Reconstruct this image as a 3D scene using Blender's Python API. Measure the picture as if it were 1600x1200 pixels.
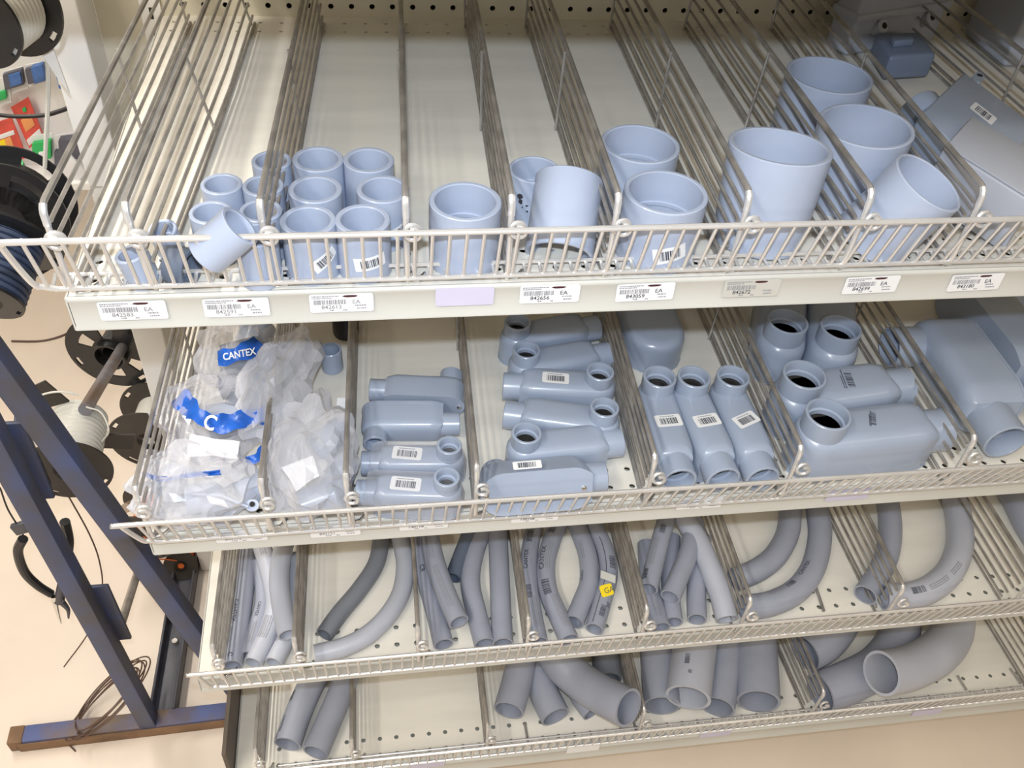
import bpy, bmesh, math, random
import numpy as np
from mathutils import Vector, Matrix, noise

# ------------------------------------------------------------------ reset
for o in list(bpy.data.objects): bpy.data.objects.remove(o, do_unlink=True)
SC = bpy.context.scene
COL = SC.collection
IN = 0.0254                       # everything below is written in inches

# ------------------------------------------------------------------ camera
CAM_P = (7.459, -45.615, 60.477)
ROT = ((0.98832019, -0.13734932, 0.06601787), (-0.04761666, -0.68985188, -0.72238289), (0.14476135, 0.71080205, -0.68833466))
cam_d = bpy.data.cameras.new('camera'); cam = bpy.data.objects.new('camera', cam_d); COL.objects.link(cam)
cam_d.sensor_fit = 'HORIZONTAL'; cam_d.sensor_width = 36.0; cam_d.lens = 1417.30 / 1600 * 36.0
cam_d.clip_start = 0.02; cam_d.clip_end = 60
m = Matrix.Identity(4)
for k in range(3):
    m[k][0] = ROT[0][k]; m[k][1] = -ROT[1][k]; m[k][2] = -ROT[2][k]; m[k][3] = CAM_P[k] * IN
cam.matrix_world = m
SC.camera = cam

# ------------------------------------------------------------------ world, lights, exposure
wd = bpy.data.worlds.new('shop_air'); SC.world = wd; wd.use_nodes = True
wd.node_tree.nodes['Background'].inputs[0].default_value = (1.0, 0.90, 0.70, 1)
wd.node_tree.nodes['Background'].inputs[1].default_value = 0.16
SC.view_settings.view_transform = 'Standard'; SC.view_settings.look = 'None'
SC.view_settings.gamma = 1.0; SC.view_settings.use_curve_mapping = False
SC.view_settings.exposure = 0.0

def area(name, loc, tgt, sx, sy, power, color):
    d = bpy.data.lights.new(name, 'AREA'); d.shape = 'RECTANGLE'; d.size = sx * IN; d.size_y = sy * IN
    d.energy = power; d.color = color
    o = bpy.data.objects.new(name, d); COL.objects.link(o); o.location = Vector(loc) * IN
    if tgt:
        dv = Vector(tgt) - Vector(loc); o.rotation_euler = dv.to_track_quat('-Z', 'Y').to_euler()
    return o
# fluorescent rows over the aisles, and the flash of the camera just above the lens
area('ceiling_tubes', (20, -90, 130), None, 300, 10, 40, (1.0, 0.93, 0.80))
area('ceiling_tubes', (20, -250, 130), None, 300, 10, 90, (1.0, 0.93, 0.80))
area('ceiling_tubes', (-48, -35, 130), None, 10, 260, 160, (1.0, 0.94, 0.84))
fl = area('camera_flash', (7.3, -45.7, 64.0), (13, -12, 33), 1.2, 0.7, 7.3, (0.75, 0.86, 1.0))
fl.data.spread = math.radians(180)

# ------------------------------------------------------------------ materials
MATS = {}
def nodes(name):
    mt = bpy.data.materials.new(name); mt.use_nodes = True
    nt = mt.node_tree; b = nt.nodes['Principled BSDF']; MATS[name] = mt
    return mt, nt, b
def mat(name, col, rough=0.5, metal=0.0, var=0.0, scale=8.0, bump=0.0, bscale=60.0, coat=0.0, col2=None, stretch=None):
    mt, nt, b = nodes(name)
    b.inputs['Base Color'].default_value = (*col, 1); b.inputs['Roughness'].default_value = rough
    b.inputs['Metallic'].default_value = metal
    if coat: b.inputs['Coat Weight'].default_value = coat; b.inputs['Coat Roughness'].default_value = 0.15
    tc = nt.nodes.new('ShaderNodeTexCoord')
    src = tc.outputs['Object']
    if stretch:
        mp = nt.nodes.new('ShaderNodeMapping'); mp.inputs['Scale'].default_value = stretch
        nt.links.new(src, mp.inputs['Vector']); src = mp.outputs['Vector']
    if var or col2:
        n = nt.nodes.new('ShaderNodeTexNoise'); n.inputs['Scale'].default_value = scale; n.inputs['Detail'].default_value = 6
        nt.links.new(src, n.inputs['Vector'])
        r = nt.nodes.new('ShaderNodeValToRGB'); r.color_ramp.elements[0].position = 0.35; r.color_ramp.elements[1].position = 0.68
        c2 = col2 or tuple(max(0, c * (1 - var)) for c in col)
        r.color_ramp.elements[0].color = (*c2, 1); r.color_ramp.elements[1].color = (*col, 1)
        nt.links.new(n.outputs['Fac'], r.inputs['Fac']); nt.links.new(r.outputs['Color'], b.inputs['Base Color'])
    if bump:
        n2 = nt.nodes.new('ShaderNodeTexNoise'); n2.inputs['Scale'].default_value = bscale; n2.inputs['Detail'].default_value = 4
        nt.links.new(src, n2.inputs['Vector'])
        bp = nt.nodes.new('ShaderNodeBump'); bp.inputs['Strength'].default_value = bump; bp.inputs['Distance'].default_value = 0.002
        nt.links.new(n2.outputs['Fac'], bp.inputs['Height']); nt.links.new(bp.outputs['Normal'], b.inputs['Normal'])
    return mt
mat('shelf_paint', (0.86, 0.82, 0.735), 0.45, var=0.10, scale=5, stretch=(1, 6, 6))
mat('lip_paint', (0.57, 0.56, 0.515), 0.40, var=0.07, scale=7)
mat('panel_paint', (0.74, 0.69, 0.56), 0.5, var=0.08, scale=6)
mat('white_paint', (0.90, 0.89, 0.87), 0.45, var=0.05, scale=4)
mat('cavity', (0.02, 0.018, 0.015), 0.9)  # near black stands in for the shade inside holes and bores
mat('wire_zinc', (0.52, 0.49, 0.46), 0.34, 0.6, var=0.35, scale=40)
mat('wire_bright', (0.80, 0.785, 0.77), 0.32, 0.55, var=0.12, scale=30)
mat('pvc_blue', (0.405, 0.46, 0.585), 0.32, var=0.06, scale=20, coat=0.25)
mat('pvc_body', (0.36, 0.42, 0.535), 0.28, var=0.08, scale=15, coat=0.3)
mat('pvc_pipe', (0.35, 0.372, 0.45), 0.42, var=0.14, scale=14, bump=0.06)
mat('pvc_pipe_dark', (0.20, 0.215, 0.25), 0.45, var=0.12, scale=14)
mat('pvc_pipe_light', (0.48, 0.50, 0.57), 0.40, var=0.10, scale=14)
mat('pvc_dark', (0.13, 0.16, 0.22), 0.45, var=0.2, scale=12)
mat('box_grey', (0.42, 0.44, 0.50), 0.40, var=0.08, scale=10)
mat('paper', (0.80, 0.80, 0.81), 0.6)
mat('ink', (0.035, 0.035, 0.045), 0.6)
mat('ink_grey', (0.28, 0.28, 0.31), 0.6)
mat('ink_print', (0.06, 0.065, 0.085), 0.6)
mat('marker', (0.06, 0.012, 0.018), 0.5)
mat('tag_faded', (0.60, 0.57, 0.72), 0.6, var=0.06, scale=30)
mat('yellow', (0.90, 0.68, 0.01), 0.5)
mat('black_plastic', (0.018, 0.018, 0.020), 0.35, var=0.2, scale=20)
mat('reel_brown', (0.045, 0.038, 0.032), 0.5, var=0.2, scale=20)
mat('navy_steel', (0.06, 0.085, 0.20), 0.5, var=0.35, scale=18, col2=(0.07, 0.07, 0.09), bump=0.15)
mat('navy_worn', (0.075, 0.10, 0.24), 0.5, scale=16, col2=(0.14, 0.09, 0.05), bump=0.2)
mat('rust', (0.26, 0.15, 0.08), 0.75, var=0.4, scale=25, bump=0.3)
mat('steel_dark', (0.10, 0.10, 0.12), 0.45, 0.3, var=0.3, scale=20)
mat('steel_pipe', (0.30, 0.31, 0.36), 0.4, 0.5, scale=20, col2=(0.22, 0.15, 0.11))
mat('blue_grey_shaded', (0.17, 0.21, 0.30), 0.4, var=0.1, scale=12)  # shadow on the fitting is put into this darker blue grey
mat('chrome', (0.75, 0.74, 0.72), 0.2, 1.0)
mat('cable_white', (0.66, 0.64, 0.58), 0.5, bump=0.3, bscale=200, stretch=(1, 1, 1))
mat('cable_navy', (0.05, 0.07, 0.13), 0.45, var=0.2, scale=30)
mat('cable_black', (0.025, 0.022, 0.022), 0.5)
mat('wire_brown', (0.10, 0.055, 0.04), 0.55)
mat('wire_orange', (0.75, 0.16, 0.03), 0.5)
mat('end_panel', (0.12, 0.095, 0.075), 0.6, var=0.2, scale=10)
mat('red_card', (0.80, 0.10, 0.07), 0.5, var=0.3, scale=30)
mat('orange_card', (0.85, 0.35, 0.12), 0.5)
mat('green_part', (0.03, 0.45, 0.12), 0.45)
mat('blue_part', (0.08, 0.20, 0.55), 0.4, var=0.4, scale=40)
mat('grey_part', (0.12, 0.12, 0.16), 0.5, var=0.3, scale=30)
mat('bag_blue', (0.02, 0.13, 0.58), 0.3, var=0.3, scale=60)
mat('floor_mat', (0.74, 0.635, 0.535), 0.42, var=0.16, scale=2.2, bump=0.05, bscale=30)
mat('brass_dull', (0.30, 0.22, 0.16), 0.5, 0.3)
# clear film for bags and blister packs: mostly see-through, glossy creases
def film(name, col, amount):
    mt, nt, b = nodes(name)
    out = nt.nodes['Material Output']
    tr = nt.nodes.new('ShaderNodeBsdfTransparent'); tr.inputs[0].default_value = (0.97, 0.97, 0.98, 1)
    b.inputs['Base Color'].default_value = (*col, 1); b.inputs['Roughness'].default_value = 0.12
    b.inputs['Specular IOR Level'].default_value = 0.8
    lw = nt.nodes.new('ShaderNodeLayerWeight'); lw.inputs[0].default_value = 0.35
    ma = nt.nodes.new('ShaderNodeMath'); ma.operation = 'MULTIPLY_ADD'; ma.inputs[1].default_value = 0.55; ma.inputs[2].default_value = amount
    mx = nt.nodes.new('ShaderNodeMixShader')
    nt.links.new(lw.outputs['Facing'], ma.inputs[0]); nt.links.new(ma.outputs[0], mx.inputs[0])
    nt.links.new(tr.outputs[0], mx.inputs[1]); nt.links.new(b.outputs[0], mx.inputs[2]); nt.links.new(mx.outputs[0], out.inputs[0])
    return mt
film('film_clear', (0.84, 0.84, 0.90), 0.14)
film('film_milky', (0.86, 0.87, 0.93), 0.30)
film('film_thin', (0.80, 0.82, 0.88), 0.05)

# ------------------------------------------------------------------ mesh helpers (inches, world coordinates)
V = Vector
def mesh(name, vf, mt, smooth=True, angle=35):
    me = bpy.data.meshes.new(name)
    me.from_pydata([tuple(c * IN for c in v) for v in vf[0]], [], vf[1])
    me.materials.append(MATS[mt])
    if smooth:
        me.polygons.foreach_set('use_smooth', [True] * len(me.polygons))
        me.set_sharp_from_angle(angle=math.radians(angle))
    me.update()
    return me
def tagp(o, label=None, cat=None, group=None, kind=None):
    if label: o['label'] = label
    if cat: o['category'] = cat
    if group: o['group'] = group
    if kind: o['kind'] = kind
    return o
class Thing:
    """an Empty at the base of a thing; its parts are given in world inches"""
    def __init__(s, name, label, cat, base, group=None):
        s.b = V(base); s.o = bpy.data.objects.new(name, None); COL.objects.link(s.o)
        s.o.empty_display_size = 0.02; s.o.location = s.b * IN
        tagp(s.o, label, cat, group)
    def add(s, name, vf, mt, parent=None, smooth=True, angle=35, label=None, kind=None):
        vs = [V(v) - s.b for v in vf[0]]
        o = bpy.data.objects.new(name, mesh(name, (vs, vf[1]), mt, smooth, angle)); COL.objects.link(o)
        o.parent = parent or s.o
        if label: o['label'] = label
        if kind: o['kind'] = kind
        return o
    def inst(s, name, me, loc, parent=None):
        o = bpy.data.objects.new(name, me); COL.objects.link(o); o.parent = parent or s.o
        o.location = (V(loc) - s.b) * IN
        return o
def single(name, vf, mt, label=None, cat=None, group=None, kind=None, base=None, smooth=True, angle=35):
    b = V(base) if base is not None else V(vf[0][0])
    o = bpy.data.objects.new(name, mesh(name, ([V(v) - b for v in vf[0]], vf[1]), mt, smooth, angle))
    COL.objects.link(o); o.location = b * IN
    return tagp(o, label, cat, group, kind)
def join(*vfs):
    vs, fs = [], []
    for v, f in vfs:
        n = len(vs); vs += [V(q) for q in v]; fs += [tuple(i + n for i in q) for q in f]
    return vs, fs
def box(a, b):
    (x0, y0, z0), (x1, y1, z1) = a, b
    v = [(x0,y0,z0),(x1,y0,z0),(x1,y1,z0),(x0,y1,z0),(x0,y0,z1),(x1,y0,z1),(x1,y1,z1),(x0,y1,z1)]
    return [V(q) for q in v], [(0,3,2,1),(4,5,6,7),(0,1,5,4),(1,2,6,5),(2,3,7,6),(3,0,4,7)]
def obox(o, a, b, c):
    """parallelepiped from a corner and three edge vectors"""
    o, a, b, c = V(o), V(a), V(b), V(c)
    v = [o, o+a, o+a+b, o+b, o+c, o+a+c, o+a+b+c, o+b+c]
    f = [(0,3,2,1),(4,5,6,7),(0,1,5,4),(1,2,6,5),(2,3,7,6),(3,0,4,7)]
    if a.cross(b).dot(c) < 0: f = [tuple(reversed(q)) for q in f]
    return v, f
def bevel(vf, w, seg=2):
    bm = bmesh.new(); vs = [bm.verts.new(v) for v in vf[0]]
    for f in vf[1]: bm.faces.new([vs[i] for i in f])
    bmesh.ops.recalc_face_normals(bm, faces=bm.faces)
    bmesh.ops.bevel(bm, geom=list(bm.edges), offset=w, segments=seg, affect='EDGES', profile=0.5)
    bm.verts.ensure_lookup_table(); bm.verts.index_update()
    r = [v.co.copy() for v in bm.verts], [tuple(v.index for v in f.verts) for f in bm.faces]
    bm.free(); return r
def frames(pts, closed=False):
    pts = [V(p) for p in pts]; n = len(pts); T = []
    for i in range(n):
        a = pts[i-1] if (i > 0 or closed) else pts[i]; b = pts[(i+1) % n] if (i < n-1 or closed) else pts[i]
        T.append((b - a).normalized())
    up = V((0,0,1)) if abs(T[0].z) < 0.9 else V((0,1,0))
    N = (up - T[0] * up.dot(T[0])).normalized(); out = []
    for i in range(n):
        N = (N - T[i] * N.dot(T[i])).normalized()
        out.append((pts[i], T[i], N, T[i].cross(N)))
    return out
def tube(pts, r, n=8, closed=False, caps=True):
    fr = frames(pts, closed); vs, fs = [], []
    rr = r if isinstance(r, (list, tuple)) else [r] * len(fr)
    for (p, t, a, b), q in zip(fr, rr):
        for k in range(n):
            th = 2 * math.pi * k / n
            vs.append(p + (a * math.cos(th) + b * math.sin(th)) * q)
    m_ = len(fr)
    for i in range(m_ if closed else m_ - 1):
        j = (i + 1) % m_
        for k in range(n):
            k2 = (k + 1) % n
            fs.append((i*n+k, i*n+k2, j*n+k2, j*n+k))
    if caps and not closed:
        fs.append(tuple(reversed(range(n)))); fs.append(tuple((m_-1)*n + k for k in range(n)))
    return vs, fs
def pipe(pts, ro, ri, n=28, caps=True):
    """open hollow pipe along a path"""
    fr = frames(pts); vs, fs = [], []
    seq = [(f_, ro) for f_ in fr] + [(f_, ri) for f_ in reversed(fr)]
    for (p, t, a, b), q in seq:
        for k in range(n):
            th = 2 * math.pi * k / n
            vs.append(p + (a * math.cos(th) + b * math.sin(th)) * q)
    L = len(seq)
    for i in range(L):
        j = (i + 1) % L
        for k in range(n):
            k2 = (k + 1) % n
            fs.append((i*n+k, i*n+k2, j*n+k2, j*n+k))
    return vs, fs
def basis(axis):
    a = V(axis).normalized(); h = V((0,0,1)) if abs(a.z) < 0.9 else V((1,0,0))
    u = h.cross(a).normalized(); return u, a.cross(u), a
def lathe(prof, origin, axis, n=32, closed=False):
    """prof: (radius, height along axis) from bottom to top"""
    u, v, a = basis(axis); o = V(origin); vs, fs = [], []
    for r, h in prof:
        for k in range(n):
            th = 2 * math.pi * k / n
            vs.append(o + a * h + (u * math.cos(th) + v * math.sin(th)) * r)
    L = len(prof)
    for i in range(L if closed else L - 1):
        j = (i + 1) % L
        for k in range(n):
            k2 = (k + 1) % n
            fs.append((i*n+k, i*n+k2, j*n+k2, j*n+k))
    if not closed:
        if prof[0][0] > 1e-4: fs.append(tuple(reversed(range(n))))
        if prof[-1][0] > 1e-4: fs.append(tuple((L-1)*n + k for k in range(n)))
    return vs, fs
def spline(pts, per=8):
    p = [V(q) for q in pts]
    if len(p) == 2: return [p[0].lerp(p[1], i / per) for i in range(per + 1)]
    p = [p[0]*2 - p[1]] + p + [p[-1]*2 - p[-2]]; out = []
    for i in range(1, len(p) - 2):
        for k in range(per):
            t = k / per
            out.append(0.5 * ((2*p[i]) + (p[i+1]-p[i-1])*t + (2*p[i-1]-5*p[i]+4*p[i+1]-p[i+2])*t*t + (3*p[i]-p[i-1]-3*p[i+1]+p[i+2])*t**3))
    out.append(p[-2]); return out
_tx = {}
def text2d(s, size, bold=0.0):
    """flat lettering, lower left at the origin: 2-D verts and faces"""
    key = (s, bold)
    if key not in _tx:
        cu = bpy.data.curves.new('t', 'FONT'); cu.body = s; cu.size = 1.0; cu.resolution_u = 3; cu.fill_mode = 'FRONT'; cu.offset = bold
        ob = bpy.data.objects.new('t', cu); COL.objects.link(ob)
        dg = bpy.context.evaluated_depsgraph_get(); me = ob.evaluated_get(dg).to_mesh()
        _tx[key] = ([(v.co.x, v.co.y) for v in me.vertices], [tuple(p.vertices) for p in me.polygons])
        ob.evaluated_get(dg).to_mesh_clear(); bpy.data.objects.remove(ob); bpy.data.curves.remove(cu)
    v, f = _tx[key]
    return [(x * size, y * size) for x, y in v], f
def bars2d(w, h, seed, n=22, x0=0.0, y0=0.0):
    rn = random.Random(seed); vs, fs = [], []; x = 0.0; ws = []
    while x < w:
        a = rn.choice([1, 1, 2, 3]) * w / (n * 2.6); ws.append((x, min(w, x + a))); x += a + rn.choice([1, 1, 2]) * w / (n * 2.6)
    for a, b in ws:
        k = len(vs); vs += [(x0+a, y0), (x0+b, y0), (x0+b, y0+h), (x0+a, y0+h)]; fs.append((k, k+1, k+2, k+3))
    return vs, fs
def lines2d(rows, seed):
    """tiny lettering too small to read: short dashes; rows = (x, y, length, height)"""
    rn = random.Random(seed); vs, fs = [], []
    for x, y, l, h in rows:
        e = x
        while e < x + l:
            a = rn.uniform(0.4, 1.6) * h; k = len(vs)
            vs += [(e, y), (e + a, y), (e + a, y + h), (e, y + h)]; fs.append((k, k+1, k+2, k+3)); e += a + 0.35 * h
    return vs, fs
def rrect2d(w, h, r, n=4):
    p = []
    for cx, cy, a0 in ((w-r, r, -90), (w-r, h-r, 0), (r, h-r, 90), (r, r, 180)):
        for k in range(n + 1):
            a = math.radians(a0 + 90 * k / n); p.append((cx + r * math.cos(a), cy + r * math.sin(a)))
    return p, [tuple(range(len(p)))]
def place2d(vf, o, ex, ey, off=0.0):
    o, ex, ey = V(o), V(ex), V(ey); nz = ex.cross(ey).normalized() * off
    return [o + ex * x + ey * y + nz for x, y in vf[0]], vf[1]
def slab2d(vf, o, ex, ey, t):
    """an outline given thickness t along its normal"""
    a = place2d(vf, o, ex, ey, 0); b = place2d(vf, o, ex, ey, t); n = len(a[0])
    fs = [tuple(reversed(range(n))), tuple(range(n, 2*n))] + [(i, (i+1) % n, (i+1) % n + n, i + n) for i in range(n)]
    return a[0] + b[0], fs
def sub2d(vf, n=1):
    """subdivide flat figures so they can wrap round a pipe"""
    bm = bmesh.new(); vs = [bm.verts.new((x, y, 0)) for x, y in vf[0]]
    for f in vf[1]:
        try: bm.faces.new([vs[i] for i in f])
        except ValueError: pass
    bmesh.ops.triangulate(bm, faces=bm.faces)
    for _ in range(n): bmesh.ops.subdivide_edges(bm, edges=list(bm.edges), cuts=1, use_grid_fill=True)
    bm.verts.index_update(); r = [(v.co.x, v.co.y) for v in bm.verts], [tuple(v.index for v in f.verts) for f in bm.faces]
    bm.free(); return r
def wrap(vf, path, r, s0, th0, flip=1, off=0.012):
    """lay a flat figure on a pipe: x runs along the path from s0, y round the pipe from angle th0 (90 = top)"""
    pts = [V(p) for p in path]; d = [0.0]
    for a, b in zip(pts, pts[1:]): d.append(d[-1] + (b - a).length)
    out = []
    for x, y in vf[0]:
        s = max(0.0, min(d[-1] - 1e-4, s0 + x)); i = 0
        while i < len(d) - 2 and d[i+1] < s: i += 1
        t = (s - d[i]) / max(1e-6, d[i+1] - d[i]); p = pts[i].lerp(pts[i+1], t)
        a = pts[max(0, i-1)]; b = pts[min(len(pts)-1, i+2)]; T = (b - a).normalized()
        up = V((0,0,1)); up = (up - T * up.dot(T)).normalized(); sd = T.cross(up)
        th = math.radians(th0) + flip * y / r
        out.append(p + (sd * math.cos(th) + up * math.sin(th)) * (r + off))
    fs = vf[1] if flip > 0 else [tuple(reversed(f)) for f in vf[1]]
    return out, fs

# ------------------------------------------------------------------ the setting
SH = (42.12, 30.04, 18.5, 6.0)           # heights of the four shelves in view
FRONT = -21.9
fl_ = single('floor', box((-200, -330, -1), (220, 220, 0)), 'floor_mat', kind='structure', smooth=False, base=(0, 0, 0))

def holed_strip(x0, x1, ys, z, vertical=False, r=0.135, phase=0.0):
    """rows of one-inch cells, each with a round hole; vertical: rows are heights on the plane y = z"""
    vs, fs = [], []; n = 12
    def P(x, y, d=0): return V((x, z + d, y)) if vertical else V((x, y, z - d))
    xs = []
    c = math.ceil(x0 + 0.5 - phase) + phase
    while c + 0.5 <= x1: xs.append(c); c += 1
    for yc in ys:
        e = [(x0, xs[0] - 0.5), (xs[-1] + 0.5, x1)]
        for a, b in e:
            if b - a > 1e-3:
                k = len(vs); vs += [P(a, yc-.5), P(b, yc-.5), P(b, yc+.5), P(a, yc+.5)]; fs.append((k, k+1, k+2, k+3))
        for xc in xs:
            k = len(vs); sq = []
            for q in range(n):
                th = 2*math.pi*q/n; c_, s_ = math.cos(th), math.sin(th); mx = max(abs(c_), abs(s_))
                sq.append((xc + .5*c_/mx, yc + .5*s_/mx))
            vs += [P(*q) for q in sq]
            # square corners fall between the 12 spokes, so add them
            vs += [P(xc + r*math.cos(2*math.pi*q/n), yc + r*math.sin(2*math.pi*q/n)) for q in range(n)]
            vs += [P(xc + r*math.cos(2*math.pi*q/n), yc + r*math.sin(2*math.pi*q/n), .07) for q in range(n)]
            for q in range(n):
                q2 = (q+1) % n
                fs.append((k+q, k+q2, k+n+q2, k+n+q)); fs.append((k+n+q, k+n+q2, k+2*n+q2, k+2*n+q))
            for i_, (sx, sy) in enumerate(((1,1), (-1,1), (-1,-1), (1,-1))):
                kk = len(vs); vs.append(P(xc + .5*sx, yc + .5*sy)); a = 3*i_ + 1; fs.append((k+a, kk, k+a+1))
    return vs, fs
def quad(a, b, c, d): return [V(a), V(b), V(c), V(d)], [(0, 1, 2, 3)]

def shelf(i, label):
    z = SH[i] if i >= 0 else 53.2
    x0, x1 = -2.0, 62.0
    ph = (0.63, 0.28, 0.73, 0.47)[i] if i >= 0 else 0.0
    t = Thing('gondola_shelf', label, 'shelf', (x0, 0, z - 1.3))
    rows = (-21.0, -20.0); back = (-1.75, -0.75)
    d = join(holed_strip(x0, x1, rows, z, phase=ph), holed_strip(x0, x1, back, z, phase=ph, r=.10),
             quad((x0, -19.5, z), (x1, -19.5, z), (x1, -2.25, z), (x0, -2.25, z)),
             quad((x0, FRONT+.02, z), (x1, FRONT+.02, z), (x1, -21.5, z), (x0, -21.5, z)),
             quad((x0, -.25, z), (x1, -.25, z), (x1, 0, z), (x0, 0, z)))
    t.add('deck', d, 'shelf_paint', smooth=False)
    t.add('underside', box((x0+.1, FRONT+.2, z-1.22), (x1-.1, -.05, z-1.12)), 'panel_paint', smooth=False)
    # front price channel: face, rolled top and bottom edges
    prof = [(FRONT+.12, z+.0), (FRONT+.04, z+.03), (FRONT-.03, z-.02), (FRONT-.05, z-.10), (FRONT-.02, z-.16), (FRONT-.02, z-1.12), (FRONT-.07, z-1.18), (FRONT-.07, z-1.26), (FRONT, z-1.30), (FRONT+.2, z-1.28)]
    vs, fs = [], []
    for x in (x0, x1):
        vs += [V((x, y, zz)) for y, zz in prof]
    n = len(prof)
    for k in range(n-1): fs.append((k, k+n, k+n+1, k+1))
    t.add('price_channel', (vs, [tuple(reversed(f)) for f in fs]), 'lip_paint', smooth=True, angle=50)
    for x in (x0, x1):
        t.add('side_flange', box((x-.06, FRONT-.02, z-1.28), (x+.02, -.02, z+.0)), 'lip_paint', smooth=False)
        s = 1 if x < 10 else -1
        t.add('bracket', obox((x+.1*s, -14, z-1.3), (.12*s, 0, 0), (0, 14, -2.6), (0, 0, -.25)), 'lip_paint', smooth=False)
    return t
shelf(-1, 'cream perforated shelf above the picture, over the couplings')
shelf(0, 'cream perforated top shelf in view, holding upright couplings')
shelf(1, 'cream perforated second shelf, holding conduit bodies and bagged fittings')
shelf(2, 'cream perforated third shelf, holding the thinner conduit elbows')
shelf(3, 'cream perforated bottom shelf, holding the thickest conduit elbows')

# back panel, kick plate, posts
bp_ = Thing('gondola_back_panel', 'cream pegboard back panel of the shelving', 'back panel', (-2, 0, 0))
PZ = 42.65
bp_.add('pegboard', join(holed_strip(-2, 62, [PZ + k for k in range(0, 9)], 0.0, vertical=True, phase=0.0),
        quad((-2, 0, 0), (62, 0, 0), (62, 0, PZ-.5), (-2, 0, PZ-.5)), quad((-2, 0, PZ+8.5), (62, 0, PZ+8.5), (62, 0, 84), (-2, 0, 84))), 'panel_paint', smooth=False)
bp_.add('core', box((-2, .5, 0), (62, 1.2, 84)), 'cavity', smooth=False)
kp = single('kick_plate', bevel(box((-1.5, -18.2, 0), (61.5, -17.6, 4.7)), .08), 'panel_paint', 'cream kick plate under the bottom shelf', 'kick plate', smooth=False)
us = Thing('shelf_upright', 'narrow slotted upright at the left edge of the pegboard', 'upright', (-2.5, 0, 0))
us.add('channel', box((-2.95, -.15, 0), (-2.0, 1.2, 84)), 'white_paint', smooth=False)
for k in range(24): us.add('slot', box((-2.55, -.17, 39 + k), (-2.40, -.14, 39.55 + k)), 'cavity', smooth=False)
ur = single('shelf_upright', bevel(box((62.0, -.15, 0), (63.0, 1.2, 84)), .05), 'white_paint', 'slotted upright at the far right end of the shelving', 'upright', smooth=False)
po = Thing('end_post', 'wide white steel post left of the shelves, behind the reel rack', 'post', (-6, -1, 0))
po.add('post_face', bevel(box((-6.85, -2.3, 0), (-5.12, 0.4, 84)), .08), 'white_paint', smooth=False)
po.add('seam', box((-6.80, -2.33, 34.1), (-5.15, -2.29, 34.2)), 'lip_paint', smooth=False)
single('end_filler_panel', box((-5.12, .35, 0), (-2.95, .8, 84)), 'panel_paint', 'plain filler panel between white post and slotted upright', 'panel', smooth=False)
single('base_end_panel', bevel(box((-2.35, -21.4, 0.3), (-2.1, -1, 9.0)), .04), 'end_panel', 'dark brown end plate beside the bottom shelf', 'panel', smooth=False)
single('ceiling', box((-200, -330, 138), (220, 220, 139)), 'white_paint', kind='structure', smooth=False, base=(0, 0, 138))

# ------------------------------------------------------------------ wire fences and dividers
def fence(i, label, x0, x1, top, bot, pitch=0.53):
    """top, bot: (y, height above shelf) of the rails"""
    z = SH[i]; yt, zt = top[0], z + top[1]; yb, zb = bot[0], z + bot[1]
    t = Thing('wire_fence', label, 'wire fence', (x0, yb, zb))
    rail = [(x1, yt, zt)] + [(x1 - (x1-x0-.35) * k / 6, yt, zt) for k in range(1, 7)]
    rail += [(x0+.12, yt+.03, zt-.08), (x0, yt+.12, zt-.3), (x0 + .25, yb-.12, zb + .35), (x0+.5, yb, zb+.1), (x0+.9, yb, zb)]
    t.add('top_rail', tube(spline(rail, 5), .10, 8), 'wire_bright')
    t.add('bottom_rail', tube([(x0+.9, yb, zb), (x1, yb, zb)], .085, 8), 'wire_bright')
    t.add('foot_rail', tube([(x0+.9, yb+.75, zb-.02), (x1, yb+.75, zb-.02)], .07, 6), 'wire_bright')
    w = tube([(0, yt, zt+.09), (0, yt, zt-.05), (0, yb-.06, zb+.18), (0, yb+.1, zb-.12), (0, yb+.55, zb-.13), (0, yb+.85, zb-.05)], .062, 6)
    me = mesh('wire', ([V(v) - V((0, yb, zb)) for v in w[0]], w[1]), 'wire_bright')
    x = x0 + .62
    while x < x1:
        t.inst('wire', me, (x, yb, zb)); x += pitch
fence(0, 'bright wire fence along the front of the top shelf', -3.0, 50.0, (-22.62, 2.62), (-21.95, .42))
fence(1, 'bright wire fence along the front of the second shelf', -2.4, 50, (-23.05, 2.18), (-22.15, -.15))
fence(2, 'bright wire fence along the front of the third shelf', -1.7, 56, (-22.75, 1.9), (-22.1, -.65))
fence(3, 'bright wire fence along the front of the bottom shelf', -0.4, 61, (-22.5, 2.75), (-21.95, .45))

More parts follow.
